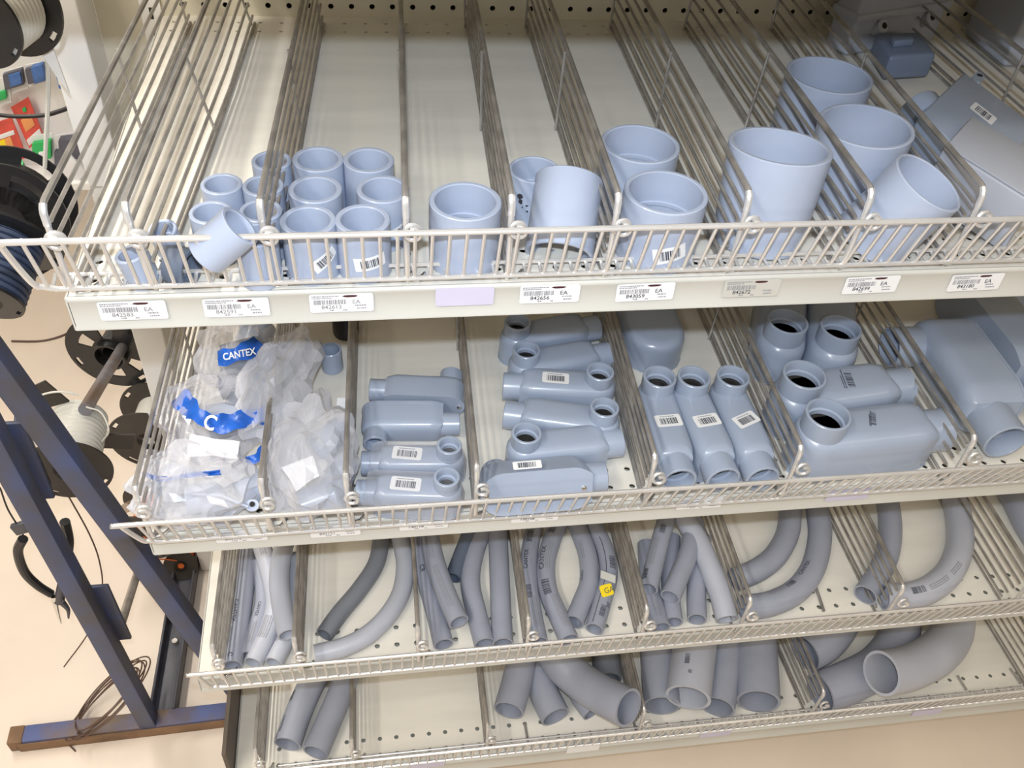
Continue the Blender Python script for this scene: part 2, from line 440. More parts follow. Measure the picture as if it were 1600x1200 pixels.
ORD = ('first', 'second', 'third', 'fourth', 'fifth', 'sixth', 'seventh', 'eighth', 'ninth', 'tenth')
SHN = ('top', 'second', 'third', 'bottom')
def divider(i, k, xf, xb, lean=0.0, yf=-22.0, H=3.3):
    """xf: x of the top rail at the front, xb: at the back; lean: how far the foot stands right of the top"""
    z = SH[i] + .08; yb = -1.0
    def pt(y, h):
        u = (y - yf) / (yb - yf); return V((xf + (xb - xf) * u + lean * (1 - h / H) * min(1, .35 + u), y, z + h))
    t = Thing('wire_divider', 'wire bin divider on the %s shelf, %s from its left end' % (SHN[i], ORD[k]), 'divider', pt(yf, 0), 'wire dividers on the %s shelf' % SHN[i])
    # outer frame rail: back upright, top rail, front upright with a bend
    fr = [pt(yb, H + 1.2), pt(yb - .03, H + .3), pt(yb - .12, H + .1), pt(yb - .4, H), pt(-8, H), pt(-15, H), pt(yf + .5, H), pt(yf + .3, H - .01), pt(yf + .16, H - .06), pt(yf + .06, H - .16), pt(yf + .01, H - .3)]
    t.add('top_rail', tube(fr, .105, 8), 'wire_zinc')
    t.add('front_upright', tube([pt(yf + .01, H - .28), pt(yf, H - .6), pt(yf, 1.2), pt(yf + .04, .5), pt(yf + .12, .25)], .10, 8), 'wire_bright')
    t.add('front_tip', tube([pt(yf + .2, H - .03), pt(yf + .09, H - .12), pt(yf + .02, H - .26), pt(yf, H - .62)], .118, 8), 'wire_bright')
    for q in range(1, 6):
        h = H * (1 - q / 5.6) - .05
        yy = yf + .05 + .12 * q
        t.add('wire', tube([pt(yb + .1, h), pt(-8, h), pt(-15, h), pt(yy + .3, h), pt(yy + .1, h - .02)], .068, 6), 'wire_zinc')
    t.add('bottom_rail', tube([pt(yb, .0), pt(-15, .0), pt(yf + 1.1, .0), pt(yf + .35, .05), pt(yf + .1, .35)], .08, 6), 'wire_zinc')
    off = V((-.12, 0, 0))
    for y in (-11.6, -1.2):
        t.add('cross_wire', tube([pt(y, H + .05) + off, pt(y, -.02) + off], .06, 6), 'wire_zinc')
    c = pt(yf - .1, H - .95)                      # wire hook wound round the fence rail
    hk = []
    for a in range(0, 25):
        th = a / 24 * math.pi * 2.6; hk.append(c + V((.18 + .24 * math.cos(th), -.1 - .012 * a, .24 * math.sin(th))))
    t.add('hook', tube(hk, .075, 8), 'wire_bright')
    t.add('foot', tube([pt(yf + .1, .3), pt(yf + .3, 0), pt(yf + .3, 0) + V((.35, .1, 0)), pt(yf + .3, 0) + V((.6, .45, 0))], .07, 6), 'chrome')
for k, (xf, xb, ln) in enumerate(((-1.80, -.85, .25), (.43, 1.62, .75), (4.22, 5.4, .2), (8.50, 9.35, .1), (11.76, 12.5, .12), (15.13, 15.7, -.05), (19.43, 20.05, -.05), (23.62, 24.1, -.2), (27.61, 28.6, .0), (35.4, 35.2, .0))):
    divider(0, k, xf, xb, ln)
for k, (xf, ln) in enumerate(((-1.78, .2), (2.80, .1), (6.0, .1), (11.12, .1), (18.4, .2), (24.7, -.1), (32.6, -.1))):
    divider(1, k, xf, xf + (.7 if xf < 20 else .3), ln, yf=-22.35)
for k, (xf, ln) in enumerate(((-.79, .15), (2.93, .1), (8.73, .1), (14.12, .3), (20.09, .2), (25.51, -.2), (33.84, -.4), (41.3, -.2))):
    divider(2, k, xf, xf + .3, ln, yf=-22.3)
for k, (xf, ln) in enumerate(((-.46, .1), (4.91, .1), (12.8, .1), (22.29, .1), (33.77, -.4), (49.5, 0))):
    divider(3, k, xf, xf + (.2 if xf < 30 else -.6), ln, yf=-21.6)

# ------------------------------------------------------------------ couplings on the top shelf
def coupling(label, foot, top, D, wall, group, mt='pvc_blue', stop=True, sticker=None, name='pipe_coupling', taper=1.0):
    """a socket open at both ends; foot, top: centres of its two rims"""
    a, b = V(foot), V(top); ax = b - a; L = ax.length; R = D / 2; ri = R - wall; c = .035
    t = Thing(name, label, 'pipe coupling', a, group)
    prof = [(ri, .02), (ri + c, 0), (R - c, 0), (R, c), (R, L - c), (R - c, L), (ri + c, L), (ri, L - .03)]
    rim = ri - .07
    if stop: prof += [(ri - .012, L*.53), (rim, L*.53 - .02), (rim, L*.47), (ri - .012, L*.47)]
    prof = [(r_ * (taper + (1 - taper) * h_ / L), h_) for r_, h_ in prof]
    t.add('body', lathe(prof, a, ax, 40, closed=True), mt)
    if sticker:
        ang, h0, w, h, tilt = sticker
        u, v, w_ = basis(ax); pts2 = rrect2d(w, h, .07)
        def wr(vf, off):
            out = []
            for x, y in vf[0]:
                ct, st = math.cos(math.radians(tilt)), math.sin(math.radians(tilt))
                X = (x - w/2)*ct - (y - h/2)*st; Y_ = (x - w/2)*st + (y - h/2)*ct
                th = math.radians(ang) + X / R
                out.append(a + w_ * (h0 + Y_) + (u * math.cos(th) + v * math.sin(th)) * (R + off))
            return out, vf[1]
        nx = 8; g = ([(w*i/nx, y) for y in (0, h/2, h) for i in range(nx+1)], [(r_*(nx+1)+i, r_*(nx+1)+i+1, (r_+1)*(nx+1)+i+1, (r_+1)*(nx+1)+i) for r_ in range(2) for i in range(nx)])
        st_ = t.add('sticker', wr(g, .012), 'paper')
        t.add('barcode', wr(bars2d(w*.62, h*.6, int(ang*7), 16, w*.2, h*.2), .022), 'ink_print', st_)
    return t
Z1 = SH[0]
def up(label, x, y, D, h, wall, group, **kw):
    return coupling(label, (x, y, Z1 + .01), (x, y, Z1 + h), D, wall, group, **kw)
G = 'half inch couplings in the leftmost bin'
coupling('smallest grey coupling standing at the front of the leftmost bin', (0.26, -21.18, 42.14), (0.03, -21.19, 43.27), 1.02, .12, G)
coupling('small grey coupling further back in the leftmost bin, behind the front one', (0.84, -19.53, 42.14), (0.76, -19.74, 43.17), .92, .12, G)
G = 'three quarter inch couplings in the second bin'
for lb, p in (('small coupling, left of the back row in the second bin of the top shelf', (2.58, -18.20, 43.87)),
              ('farthest small coupling, behind the divider right of the second bin', (4.13, -16.72, 43.87)),
              ('small coupling touching the divider, right of the back row in the second bin', (3.94, -18.34, 43.87)),
              ('small coupling at the left, half under the lying white one in the second bin', (2.40, -19.90, 43.87)),
              ('small coupling by the third divider, just behind the lying white one', (3.95, -19.85, 43.87)),
              ('front coupling of the second bin, its rim under the lying white one', (3.87, -21.22, 43.87))):
    up(lb, p[0], p[1], 1.36, 1.75, .15, G)
coupling('pale coupling lying tilted on top of the others in the second bin', (2.49, -22.24, 43.87), (3.63, -22.20, 44.87), 1.36, .15, G, mt='pvc_blue')
coupling('shaded coupling lying on its side low at the front of the second bin', (1.16, -21.14, 42.78), (1.81, -21.44, 42.78), 1.25, .15, G, mt='pvc_dark')  # the shadow it lies in is put into its darker colour
G = 'one inch couplings in the third bin'
for lb, p, stk in (('one inch coupling, back left of the six in the third bin', (5.74, -17.09, 44.12), None),
              ('one inch coupling, back right of the six in the third bin', (7.47, -17.19, 44.12), None),
              ('one inch coupling, middle left of the six in the third bin', (5.68, -19.02, 44.12), None),
              ('one inch coupling, middle right of the six, against the fourth divider', (7.89, -19.09, 44.12), (45, .85, .9, .42, 20)),
              ('one inch coupling, front left of the six, with a slanted barcode sticker', (5.49, -20.85, 44.12), (32, .95, .95, .48, 30)),
              ('one inch coupling, front right of the six, with two barcodes on its sticker', (7.19, -20.85, 44.12), (12, .85, 1.05, .5, 8))):
    up(lb, p[0], p[1], 1.75, 2.0, .19, G, sticker=stk)
p = (10.50, -20.46, 44.48)
up('single coupling standing alone in the fourth bin of the top shelf', p[0], p[1], 2.36, 2.36, .19, None)
G = 'one and a half inch couplings in the fifth bin'
p = (13.24, -17.81, 44.02)
e1 = up('dirty spotted coupling at the back of the fifth bin', p[0], p[1], 1.86, 1.9, .13, G)
for k, (a, h, r) in enumerate(((-40, 1.25, .13), (-37, 1.05, .10), (-22, .95, .05), (-20, .72, .05), (-32, .85, .04))):
    u_, v_, w_ = basis((0, 0, 1)); th = math.radians(a); nrm = u_ * math.cos(th) + v_ * math.sin(th)
    c_ = V((p[0], p[1], Z1)) + w_ * h + nrm * .937; tg = w_.cross(nrm); rn = random.Random(k)
    e1.add('dirt_spot', ([c_ + (tg * math.cos(q) + w_ * math.sin(q)) * r * rn.uniform(.6, 1.2) for q in [j*.785 for j in range(8)]], [tuple(range(8))]), 'ink', smooth=False)
coupling('pale coupling leaning back at the front of the fifth bin', (13.72, -20.80, 42.47), (14.31, -18.64, 44.07), 2.36, .15, G, mt='pvc_blue')
G = 'two inch couplings in the sixth bin'
p = (17.18, -17.05, 44.57)
up('two inch coupling at the back of the sixth bin of the top shelf', p[0], p[1], 2.86, 2.45, .16, G)
p = (17.27, -20.28, 44.57)
up('two inch coupling at the front of the sixth bin, with a barcode sticker', p[0], p[1], 2.83, 2.45, .17, G, sticker=(2, .85, 1.15, .62, 14))
p = (21.38, -19.27, 45.67)
coupling('largest pale coupling, standing alone in the seventh bin', (p[0] - .1, p[1] - .45, Z1 + .01), p, 3.54, .19, None, stop=False, taper=.9)
G = 'large couplings in the eighth bin'
p = (26.11, -12.61, 45.10)
up('large coupling at the back of the eighth bin, in the shade', p[0], p[1], 3.48, 2.98, .16, G, stop=False)
p = (25.63, -17.12, 45.26)
coupling('large coupling in the middle of the eighth bin', (p[0] + .1, p[1], Z1 + .01), p, 3.48, .16, G, stop=False, taper=.92)
coupling('large coupling tipped over to the right at the front of the eighth bin', (25.35, -20.3, Z1 + .3), (26.31, -20.85, 45.12), 2.72, .12, G)

# ------------------------------------------------------------------ boxes in the right end of the top shelf
def outline_box(t, name, o, a, b, c, w, mt):
    return t.add(name, bevel(obox(o, a, b, c), w, 3), mt)
fb = Thing('conduit_box', 'grey device box with round hub, barcode and mounting ear, right of the couplings', 'junction box', (33.13, -11.09, 44.52))
o_ = V((33.13, -11.09, 44.52)); a_ = V((29.10, -14.93, 44.52)) - o_; b_ = V((34.02, -15.50, 44.32)) - o_
n_ = a_.cross(b_).normalized(); n_ = n_ if n_.z < 0 else -n_
outline_box(fb, 'body', o_, a_, b_, n_ * 1.9, .12, 'pvc_body')
hc = o_ + a_ * .62 + n_ * 1.0; hd = -b_.normalized()
fb.add('hub', lathe([(.55, -.1), (.85, 0), (.85, .75), (.82, .8), (.66, .8), (.64, .74), (.6, .1)], hc, (hd - n_*.25), 28), 'pvc_body')
ec = o_ + b_ * .16; ey = -a_.normalized(); ex = b_.normalized()
er = fb.add('mounting_ear', slab2d(rrect2d(.55, 1.0, .27, 6), ec - ex*.27 - ey*.1, ex, ey, -.14), 'pvc_body')
fb.add('screw_hole', lathe([(.13, 0), (.13, .02)], ec + ey*.6 - n_*.0, -n_, 14), 'cavity', er)
so = o_ + a_*.375 + b_*.49 - b_.normalized()*.675 + a_.normalized()*.4
sg = 1 if a_.cross(b_).z > 0 else -1
st_ = fb.add('sticker', place2d(rrect2d(1.35, .8, .1), so, b_.normalized(), -a_.normalized(), .02*sg), 'paper', smooth=False)
fb.add('barcode', place2d(bars2d(.85, .5, 5, 14, .25, .15), so, b_.normalized(), -a_.normalized(), .035*sg), 'ink_print', st_, smooth=False)
fb2 = Thing('conduit_box', 'plain lavender grey box face in front of the device box with the hub', 'junction box', (30.75, -15.73, 44.82))
o_ = V((30.75, -15.73, 44.82)); a_ = V((28.56, -17.84, 44.72)) - o_; b_ = V((32.38, -19.23, 44.62)) - o_
n_ = a_.cross(b_).normalized(); n_ = n_ if n_.z < 0 else -n_
outline_box(fb2, 'body', o_, a_, b_, n_ * 2.2, .08, 'box_grey')
fb2.add('cover_edge', bevel(obox(o_ - n_*.02 + a_*.02 + b_*.02, a_*.96, b_*.96, -n_*.08), .03), 'box_grey')
fb3 = Thing('conduit_box', 'big dim enclosure with screw bosses at the back of the top shelf', 'junction box', (33, -3, Z1))
o_ = V((31.83, -4.42, 42.22)); a_ = V((37.79, -2.33, 42.22)) - o_; u_ = a_.normalized(); w_ = V((-u_.y, u_.x, 0))
o_ = o_ - u_ * .6; a_ = u_ * 6.2
outline_box(fb3, 'body', o_ + w_ * .15, a_, w_ * 1.6 , (0, 0, 6.0), .2, 'box_grey')
fb3.add('lid', bevel(obox(o_ - u_ * .15 + V((0, 0, 1.7)), a_ + u_ * .3, w_ * 1.8, (0, 0, .4)), .1), 'box_grey')
for k in (1.6, 4.9):
    q_ = o_ + u_ * k + V((0, 0, 1.35)); dv = (-w_ * 1.0 + V((0, 0, .7)))
    bo = fb3.add('screw_boss', lathe([(.34, -.4), (.34, .2), (.28, .26)], q_, dv, 18), 'box_grey')
    fb3.add('screw', lathe([(.15, 0), (.15, .03)], q_ + dv.normalized()*.265, dv, 12), 'cavity', bo)
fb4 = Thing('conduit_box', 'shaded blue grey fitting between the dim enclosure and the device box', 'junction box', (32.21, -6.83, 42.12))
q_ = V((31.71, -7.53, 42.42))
outline_box(fb4, 'body', q_, (2.5, .3, 0), (.4, 2.6, 0), (0, 0, 1.2), .2, 'blue_grey_shaded')
fb4.add('clip', bevel(obox(q_ + V((.5, .9, 1.2)), (1.1, .2, 0), (.1, .6, 0), (0, 0, .35)), .08), 'blue_grey_shaded')
fb5 = single('conduit_box', bevel(box((39.2, -5.6, Z1 + .1), (43.5, -1.5, Z1 + 3.4)), .2, 3), 'box_grey', 'pale box at the right picture edge, back of the top shelf', 'junction box')

# ------------------------------------------------------------------ conduit bodies on the second shelf
Z2 = SH[1]
def body_outline(L, W, hr, n=9):
    """plan of a conduit body: round end at u = 0, shoulder narrowing to the hub at u = L"""
    R = W / 2; s = min(.42 * W, L * .2); pts = []
    for k in range(n + 1):
        a = math.radians(90 + 180 * k / n); pts.append((R + R * math.cos(a), R * math.sin(a)))
    for k in range(6):
        t = k / 5; e = 1 - math.cos(t * math.pi / 2)
        pts.append((L - s + s * t, -(R - (R - hr * .96) * e)))
    right = [(u, -v) for u, v in reversed(pts[n+1:])]
    return pts + right
def inset(pts, d):
    out = []; n = len(pts)
    for i in range(n):
        (x0, y0), (x, y), (x1, y1) = pts[i-1], pts[i], pts[(i+1) % n]
        a = V((x - x0, y - y0)); b = V((x1 - x, y1 - y))
        if a.length > 1e-9: a.normalize()
        if b.length > 1e-9: b.normalize()
        t = (a + b)
        if t.length < 1e-6: t = a
        t.normalize(); nx, ny = -t.y, t.x
        k = 1 / max(.5, abs(t.dot(a)))
        out.append((x + nx * d * k, y + ny * d * k))
    return out
def conduit_body(label, o, axis, upv, L, W, T, hub, hl, group, mt='pvc_body', sticker=None, stk_rot=0, stk_size=(1.25, .72), stamp=False, cover=True, hub_at=None, wrapfilm=False):
    """o: point on the cover face below the round end; axis: towards the in-line hub; upv: the way the other hub points"""
    ex = V(axis).normalized(); ez = V(upv); ez = (ez - ex * ez.dot(ex)).normalized(); ey = ez.cross(ex); o = V(o)
    def P(u, v, w): return o + ex * u + ey * v + ez * w
    t = Thing('conduit_fitting', label, 'conduit fitting', o, group)
    hr = hub / 2; ol = body_outline(L, W, hr); n = len(ol); rc = min(.28 * T, .38 * W)
    layers = [(0, 0), (T - rc, 0)] + [(T - rc + rc * math.sin(math.radians(a)), rc * (1 - math.cos(math.radians(a)))) for a in (22, 45, 67, 90)]
    vs, fs = [], []
    for w, d in layers:
        for u, v in body_outline(L - 2*d, W - 2*d, max(.1, hr - d)): vs.append(P(u + d, v, w))
    for i in range(len(layers) - 1):
        for k in range(n):
            k2 = (k + 1) % n; fs.append((i*n+k, i*n+k2, (i+1)*n+k2, (i+1)*n+k))
    fs.append(tuple((len(layers)-1)*n + k for k in range(n))); fs.append(tuple(reversed(range(n))))
    t.add('body', (vs, fs), mt, angle=40)
    ri = hr - .13
    def hubprof(l, b=.35): return [(hr - .02, -b), (hr, -.05), (hr, l - .03), (hr - .03, l), (ri + .02, l), (ri, l - .04), (ri, l * .35), (ri - .09, l * .30), (ri - .09, -b + .02)]
    ha = hub_at if hub_at is not None else W / 2
    t.add('upper_hub', lathe(hubprof(hl), P(ha, 0, T), ez, 30, closed=True), mt)
    t.add('hub_bore', lathe([(ri - .085, 0), (ri - .085, .02)], P(ha, 0, T - .02), ez, 24), 'cavity')  # dark disc painted as the shade down the hub
    t.add('inline_hub', lathe(hubprof(hl + .2, .4), P(L, 0, T * .5), ex, 30, closed=True), mt)
    t.add('inline_bore', lathe([(ri - .085, 0), (ri - .085, .02)], P(L + .02, 0, T * .5), ex, 24), 'cavity')
    if cover:
        co = inset(ol, -.03); c0 = [P(u, v, -.13) for u, v in co]; c1 = [P(u, v, -.005) for u, v in co]
        cv = t.add('cover', (c0 + c1, [tuple(reversed(range(n))), tuple(range(n, 2*n))] + [(k, (k+1) % n, (k+1) % n + n, k + n) for k in range(n)]), mt, angle=40)
        for u in (.22, L - .35):
            t.add('cover_screw', lathe([(.11, 0), (.11, .05), (.07, .07)], P(u, 0, -.13), -ez, 12), 'chrome', cv)
    if sticker is not None:
        u0, v0 = sticker; w_, h_ = stk_size; a = math.radians(stk_rot)
        e1 = ex * math.cos(a) + ey * math.sin(a); e2 = ez.cross(e1)
        q = P(u0, v0, T + .012) - e1 * w_/2 - e2 * h_/2
        if stamp:
            t.add('printed_stamp', join(place2d(bars2d(w_*.8, h_*.5, int(o.x*9), 16, .1, .1), q, e1, e2, .0), place2d(lines2d([(0, h_*.75, w_, .06), (0, h_*.9, w_*.7, .05)], 4), q, e1, e2, 0)), 'ink_print', smooth=False)
        else:
            st = t.add('sticker', place2d(rrect2d(w_, h_, .1), q, e1, e2, 0), 'paper', smooth=False)
            t.add('barcode', place2d(bars2d(w_*.66, h_*.5, int(abs(o.x*31)) % 97, 17, w_*.17, h_*.2), q, e1, e2, .012), 'ink_print', st, smooth=False)
            t.add('fine_print', place2d(lines2d([(w_*.2, h_*.80, w_*.55, .05)], 3), q, e1, e2, .012), 'ink_grey', st, smooth=False)
    if wrapfilm:
        vs2 = []; ring = []
        for w, d in ((-.02, -.10), (T*.6, -.09), (T + .06, .02)):
            pl = inset(ol, d)
            for i_, (u, v) in enumerate(pl):
                u2 = u + (.35 if u > L * .8 else 0)
                vs2.append(P(u2, v, w) + V((noise.noise(V((u*3, v*3, w*3))) * .05, 0, noise.noise(V((u*4, v*4, 7))) * .05)))
        f2 = [(i*n+k, i*n+(k+1) % n, (i+1)*n+(k+1) % n, (i+1)*n+k) for i in range(2) for k in range(n)] + [tuple(2*n + k for k in range(n))]
        t.add('shrink_film', (vs2, f2), 'film_thin', smooth=False)
    return t
def lb(label, hubc, end, L, W, T, hub, hl, group, **kw):
    """conduit body lying on its cover: hubc = centre of the upper hub, end = a point at the in-line hub (plan only)"""
    h = V((hubc[0], hubc[1], 0)); e = V((end[0], end[1], 0)); ax = (e - h).normalized()
    return conduit_body(label, V((h.x, h.y, Z2 + .14)) - ax * W / 2, ax, (0, 0, 1), L, W, T, hub, hl, group, **kw)
G = 'half inch conduit bodies in the third bin of the second shelf'
NB = dict(L=3.65, W=1.34, T=1.32, hub=1.08, hl=.55)
lb('shrink wrapped conduit body with barcode, third from the back in its bin', (10.27, -19.76), (6.83, -19.47), group=G, sticker=(2.45, .0), stk_rot=174, wrapfilm=True, **NB)
lb('shrink wrapped conduit body with barcode, right behind the fence', (10.01, -21.51), (6.65, -21.08), group=G, sticker=(2.35, .0), stk_rot=176, wrapfilm=True, **NB)
p0 = V((11.29, -15.31, 30.79)); p1 = V((7.38, -14.78, 30.79)); ax = (p1 - p0); ax.z = 0; ax.normalize()
t = conduit_body('conduit body on its side, hub pointing back, farthest in the third bin', p0 - V((0, .9, 0)), ax, (0, 1, .1), group=G, **NB)
side = V((0, 0, 1)); q = p0 + ax * 2.55 + V((0, -.45, .67)); ex_ = -ax; ey_ = V((0, 1, 0))
st = t.add('sticker', place2d(rrect2d(1.25, .72, .1), q, ex_, ey_, .015), 'paper', smooth=False)
t.add('barcode', place2d(bars2d(.85, .36, 8, 17, .2, .15), q, ex_, ey_, .027), 'ink_print', st, smooth=False)
p0 = V((6.63, -17.13, 30.79)); p1 = V((10.61, -17.43, 30.79)); ax = (p1 - p0); ax.z = 0; ax.normalize()
conduit_body('plain conduit body on its side, hub pointing at the front, second in its bin', p0 + V((0, .75, 0)), ax, (0, -1, -.05), group=G, **NB)
G = 'three quarter inch conduit bodies in the fourth bin of the second shelf'
MB_ = dict(L=4.5, W=1.66, T=1.55, hub=1.31, hl=.57)
for lb_, h, e, kw in (
    ('farthest conduit body in the fourth bin, hub up at its left in the shade', (14.27, -12.19), (19.04, -11.19), {}),
    ('conduit body second from the back, hub up at its left', (14.41, -14.22), (18.97, -13.35), {}),
    ('conduit body with a barcode sticker and its hub up at the right', (17.60, -15.94), (13.65, -15.31), dict(sticker=(2.85, .05), stk_rot=178)),
    ('plain conduit body with hub up at right, just before the one with barcode', (17.31, -18.26), (13.39, -17.19), {}),
    ('plain conduit body with hub up at left, nearest the one facing front', (13.60, -19.54), (17.96, -19.22), {})):
    lb(lb_, h, e, group=G, **MB_, **kw)
p0 = V((11.37, -22.30, 31.34)); p1 = V((16.25, -22.16, 31.34)); ax = (p1 - p0).normalized()
t = conduit_body('conduit body leaning on the fence with its flat cover to the front', p0 + V((0, .25, 0)), ax, (0, 1, -.45), L=4.7, W=1.9, T=1.5, hub=1.31, hl=.6, group=G)
q = p0 + ax * 1.35 + V((0, .55, 1.0)); u_ = V((0, 1, .05)).normalized()
st = t.add('sticker', place2d(rrect2d(1.2, .42, .06), q, ax, u_, .1), 'paper', smooth=False)
t.add('barcode', place2d(bars2d(.75, .26, 18, 17, .2, .08), q, ax, u_, .112), 'ink_print', st, smooth=False)
G = 'one inch conduit bodies side by side in the fifth bin'
SB = dict(L=4.95, W=1.74, T=1.8, hub=1.54, hl=.66)
for lb_, h, e, rot in (('left one of three conduit bodies lying side by side, barcode upright', (20.16, -16.83), (20.03, -21.74), 94),
                  ('middle one of three conduit bodies lying side by side', (21.77, -16.94), (21.97, -21.83), 96),
                  ('right one of three conduit bodies lying side by side, its barcode slanted', (23.62, -17.03), (23.72, -21.61), 112)):
    lb(lb_, h, e, group=G, sticker=(3.05, .0), stk_rot=rot, stk_size=(1.2, .72), **SB)
conduit_body('plain conduit body lying behind the three barcoded ones', V((21.2, -14.0, Z2 + .14)), (.04, 1, 0), (0, 0, 1), L=10.5, W=3.0, T=1.7, hub=1.6, hl=.9, group=None, hub_at=8.8)
G = 'large conduit bodies in the sixth bin of the second shelf'
PB = dict(W=2.45, T=2.3, hub=2.0, hl=.8)
lb('large conduit body standing its hub up, back left of the sixth bin', (27.22, -14.05), (31.19, -4.52), L=6.6, group=G, **PB)
lb('large conduit body with hub up, back right of the sixth bin', (29.72, -14.68), (33.47, -5.26), L=6.6, group=G, **PB)
lb('large stamped conduit body lying across the sixth bin, behind the front one', (26.62, -17.81), (33.83, -16.90), L=6.3, group=G, sticker=(3.75, .0), stk_rot=75, stk_size=(1.2, .7), stamp=True, **PB)
lb('largest stamped conduit body lying across the front of the sixth bin', (26.74, -20.33), (34.05, -19.85), L=6.7, group=G, sticker=(3.75, .1), stk_rot=65, stk_size=(1.0, .4), stamp=True, **PB)
G = 'largest conduit bodies in the last bin of the second shelf'
conduit_body('huge conduit body on its side in the right bin, hub to the front', V((37.2, -13.0, Z2 + 1.42)), (-.02, -1, 0), (-1, 0, .0), L=6.5, W=2.75, T=2.7, hub=2.05, hl=1.4, group=G)
conduit_body('huge shaded conduit body at the right picture edge', V((38.4, -9.5, Z2 + 1.42)), (0, -1, 0), (1, 0, .0), L=7.6, W=2.75, T=2.7, hub=2.05, hl=1.4, group=G)

# ------------------------------------------------------------------ bagged fittings on the second shelf
def crumple(c, rad, seed, rot=0.0, nu=30, nv=18, amp=.22, flat=None):
    """a loose plastic bag: crumpled closed skin round its contents"""
    c = V(c); vs, fs = [], []; M_ = Matrix.Rotation(rot, 3, 'Z')
    for j in range(nv + 1):
        ph = math.pi * j / nv
        for i in range(nu):
            th = 2 * math.pi * i / nu
            d = V((math.sin(ph)*math.cos(th), math.sin(ph)*math.sin(th), math.cos(ph)))
            k = 1 + amp * (abs(noise.noise(d * 1.7 + V((seed, 0, 0)))) * 2.4 - .5) + amp * .35 * (1 - 2.5 * abs(noise.noise(d * 3.6 + V((0, seed, 0)))))
            p = V((d.x * rad[0], d.y * rad[1], d.z * rad[2])) * k
            vs.append(c + M_ @ p)
    for j in range(nv):
        for i in range(nu):
            i2 = (i + 1) % nu; fs.append((j*nu+i, (j+1)*nu+i, (j+1)*nu+i2, j*nu+i2))
    if flat is not None:
        for v in vs: v.z = max(v.z, flat + .02 + .02 * noise.noise(v))
    return vs, fs
def sheet(pts4, seed, n=18, amp=.25):
    """a crumpled film flap spanned by four corners"""
    a, b, c, d = [V(p) for p in pts4]; vs, fs = [], []
    for j in range(n + 1):
        for i in range(n + 1):
            u, v = i / n, j / n; p = a.lerp(b, u).lerp(d.lerp(c, u), v)
            p += V((noise.noise(p * 1.1 + V((seed, 0, 0))), noise.noise(p * 1.3 + V((0, seed, 0))), abs(noise.noise(p * .9 + V((0, 0, seed)))) * 1.8)) * amp
            vs.append(p)
    for j in range(n):
        for i in range(n):
            k = j*(n+1)+i; fs.append((k, k+1, k+n+2, k+n+1))
    return vs, fs
def band(t, path, w, seed, words=None, size=.5, parent=None):
    """blue printed strip of a bag, following a path, with white lettering on it"""
    p = spline(path, 6); fr = []
    vs, fs = [], []
    for i, q in enumerate(p):
        T = (p[min(i+1, len(p)-1)] - p[max(i-1, 0)]).normalized(); sd = T.cross(V((0, -.7, .7))).normalized()
        for k in range(5):
            ww = w * (.75 + .55 * noise.noise(q * 1.3 + V((0, seed, 0)))); r = q + sd * ww * (k/4 - .5) + V((0, -.5, .5)) * .45 * noise.noise(q * 1.9 + V((seed, k * .5, 0)))
            vs.append(r)
    for i in range(len(p) - 1):
        for k in range(4): fs.append((i*5+k, i*5+k+1, (i+1)*5+k+1, (i+1)*5+k))
    b = t.add('blue_print_band', (vs, fs), 'bag_blue', parent, angle=60)
    if words:
        for wd, i in words:
            q = p[i]; T = (p[min(i+3, len(p)-1)] - p[max(i-1, 0)]).normalized(); sd = T.cross(V((0, -.7, .7))).normalized()
            tv = text2d(wd, size, .02)
            t.add('printed_letters', place2d(tv, q - sd * (-size*.35) + V((0, -.07, .07)) * 2.6, T, -sd, .05), 'paper', b, smooth=False)
    return b
def stub(t, c, ax, D, L, mt='pvc_body', wall=.13):
    a = V(c); x = V(ax).normalized()
    return t.add('fitting', lathe([(D/2-wall, 0), (D/2, 0), (D/2, L), (D/2-wall, L), (D/2-wall, 0.02)], a, x, 22, closed=True), mt)
bg = Thing('bagged_fittings', 'topmost clear bag with blue print, back of the leftmost bin on the second shelf', 'bag', (1.10, -13.27, 31.24), 'bagged fittings on the second shelf')
bg.add('bag_film', crumple((1.14, -13.60, 31.94), (1.6, 1.9, 1.6), 3.1, .3), 'film_clear', smooth=False)
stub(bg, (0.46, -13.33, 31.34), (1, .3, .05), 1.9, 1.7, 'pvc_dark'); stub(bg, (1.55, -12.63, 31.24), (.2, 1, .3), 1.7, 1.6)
band(bg, [(0.58, -15.11, 33.34), (1.23, -15.32, 33.64), (1.82, -15.14, 33.74), (2.30, -14.38, 33.64)], .75, 2.0, [('CANTEX', 3)], .42)
bg2 = Thing('bagged_fittings', 'clear bag with a big white letter on blue, middle of the leftmost bin', 'bag', (0.35, -16.07, 30.34), 'bagged fittings on the second shelf')
bg2.add('bag_film', crumple((0.40, -16.76, 31.54), (2.3, 2.2, 1.45), 7.7, -.2, flat=SH[1]), 'film_clear', smooth=False)
stub(bg2, (-0.08, -16.51, 30.84), (1, .2, 0), 1.5, 1.6); stub(bg2, (1.20, -16.31, 30.94), (.5, 1, .1), 1.6, 1.5, 'pvc_dark'); stub(bg2, (0.52, -14.62, 31.34), (1, -.1, .1), 1.5, 1.7, 'pvc_dark')
band(bg2, [(-0.99, -16.59, 32.64), (-0.31, -17.78, 32.94), (0.42, -18.62, 33.14), (1.15, -18.89, 33.14), (2.05, -18.40, 32.94), (2.63, -18.17, 32.74)], 1.0, 5.0, [('C', 12)], .85)
bg2.add('paper_slip', sheet(((-0.32, -18.67, 32.34), (1.71, -19.28, 32.44), (1.52, -19.82, 32.04), (-0.43, -19.53, 32.04)), 3.3, 8, .12), 'paper', smooth=False)
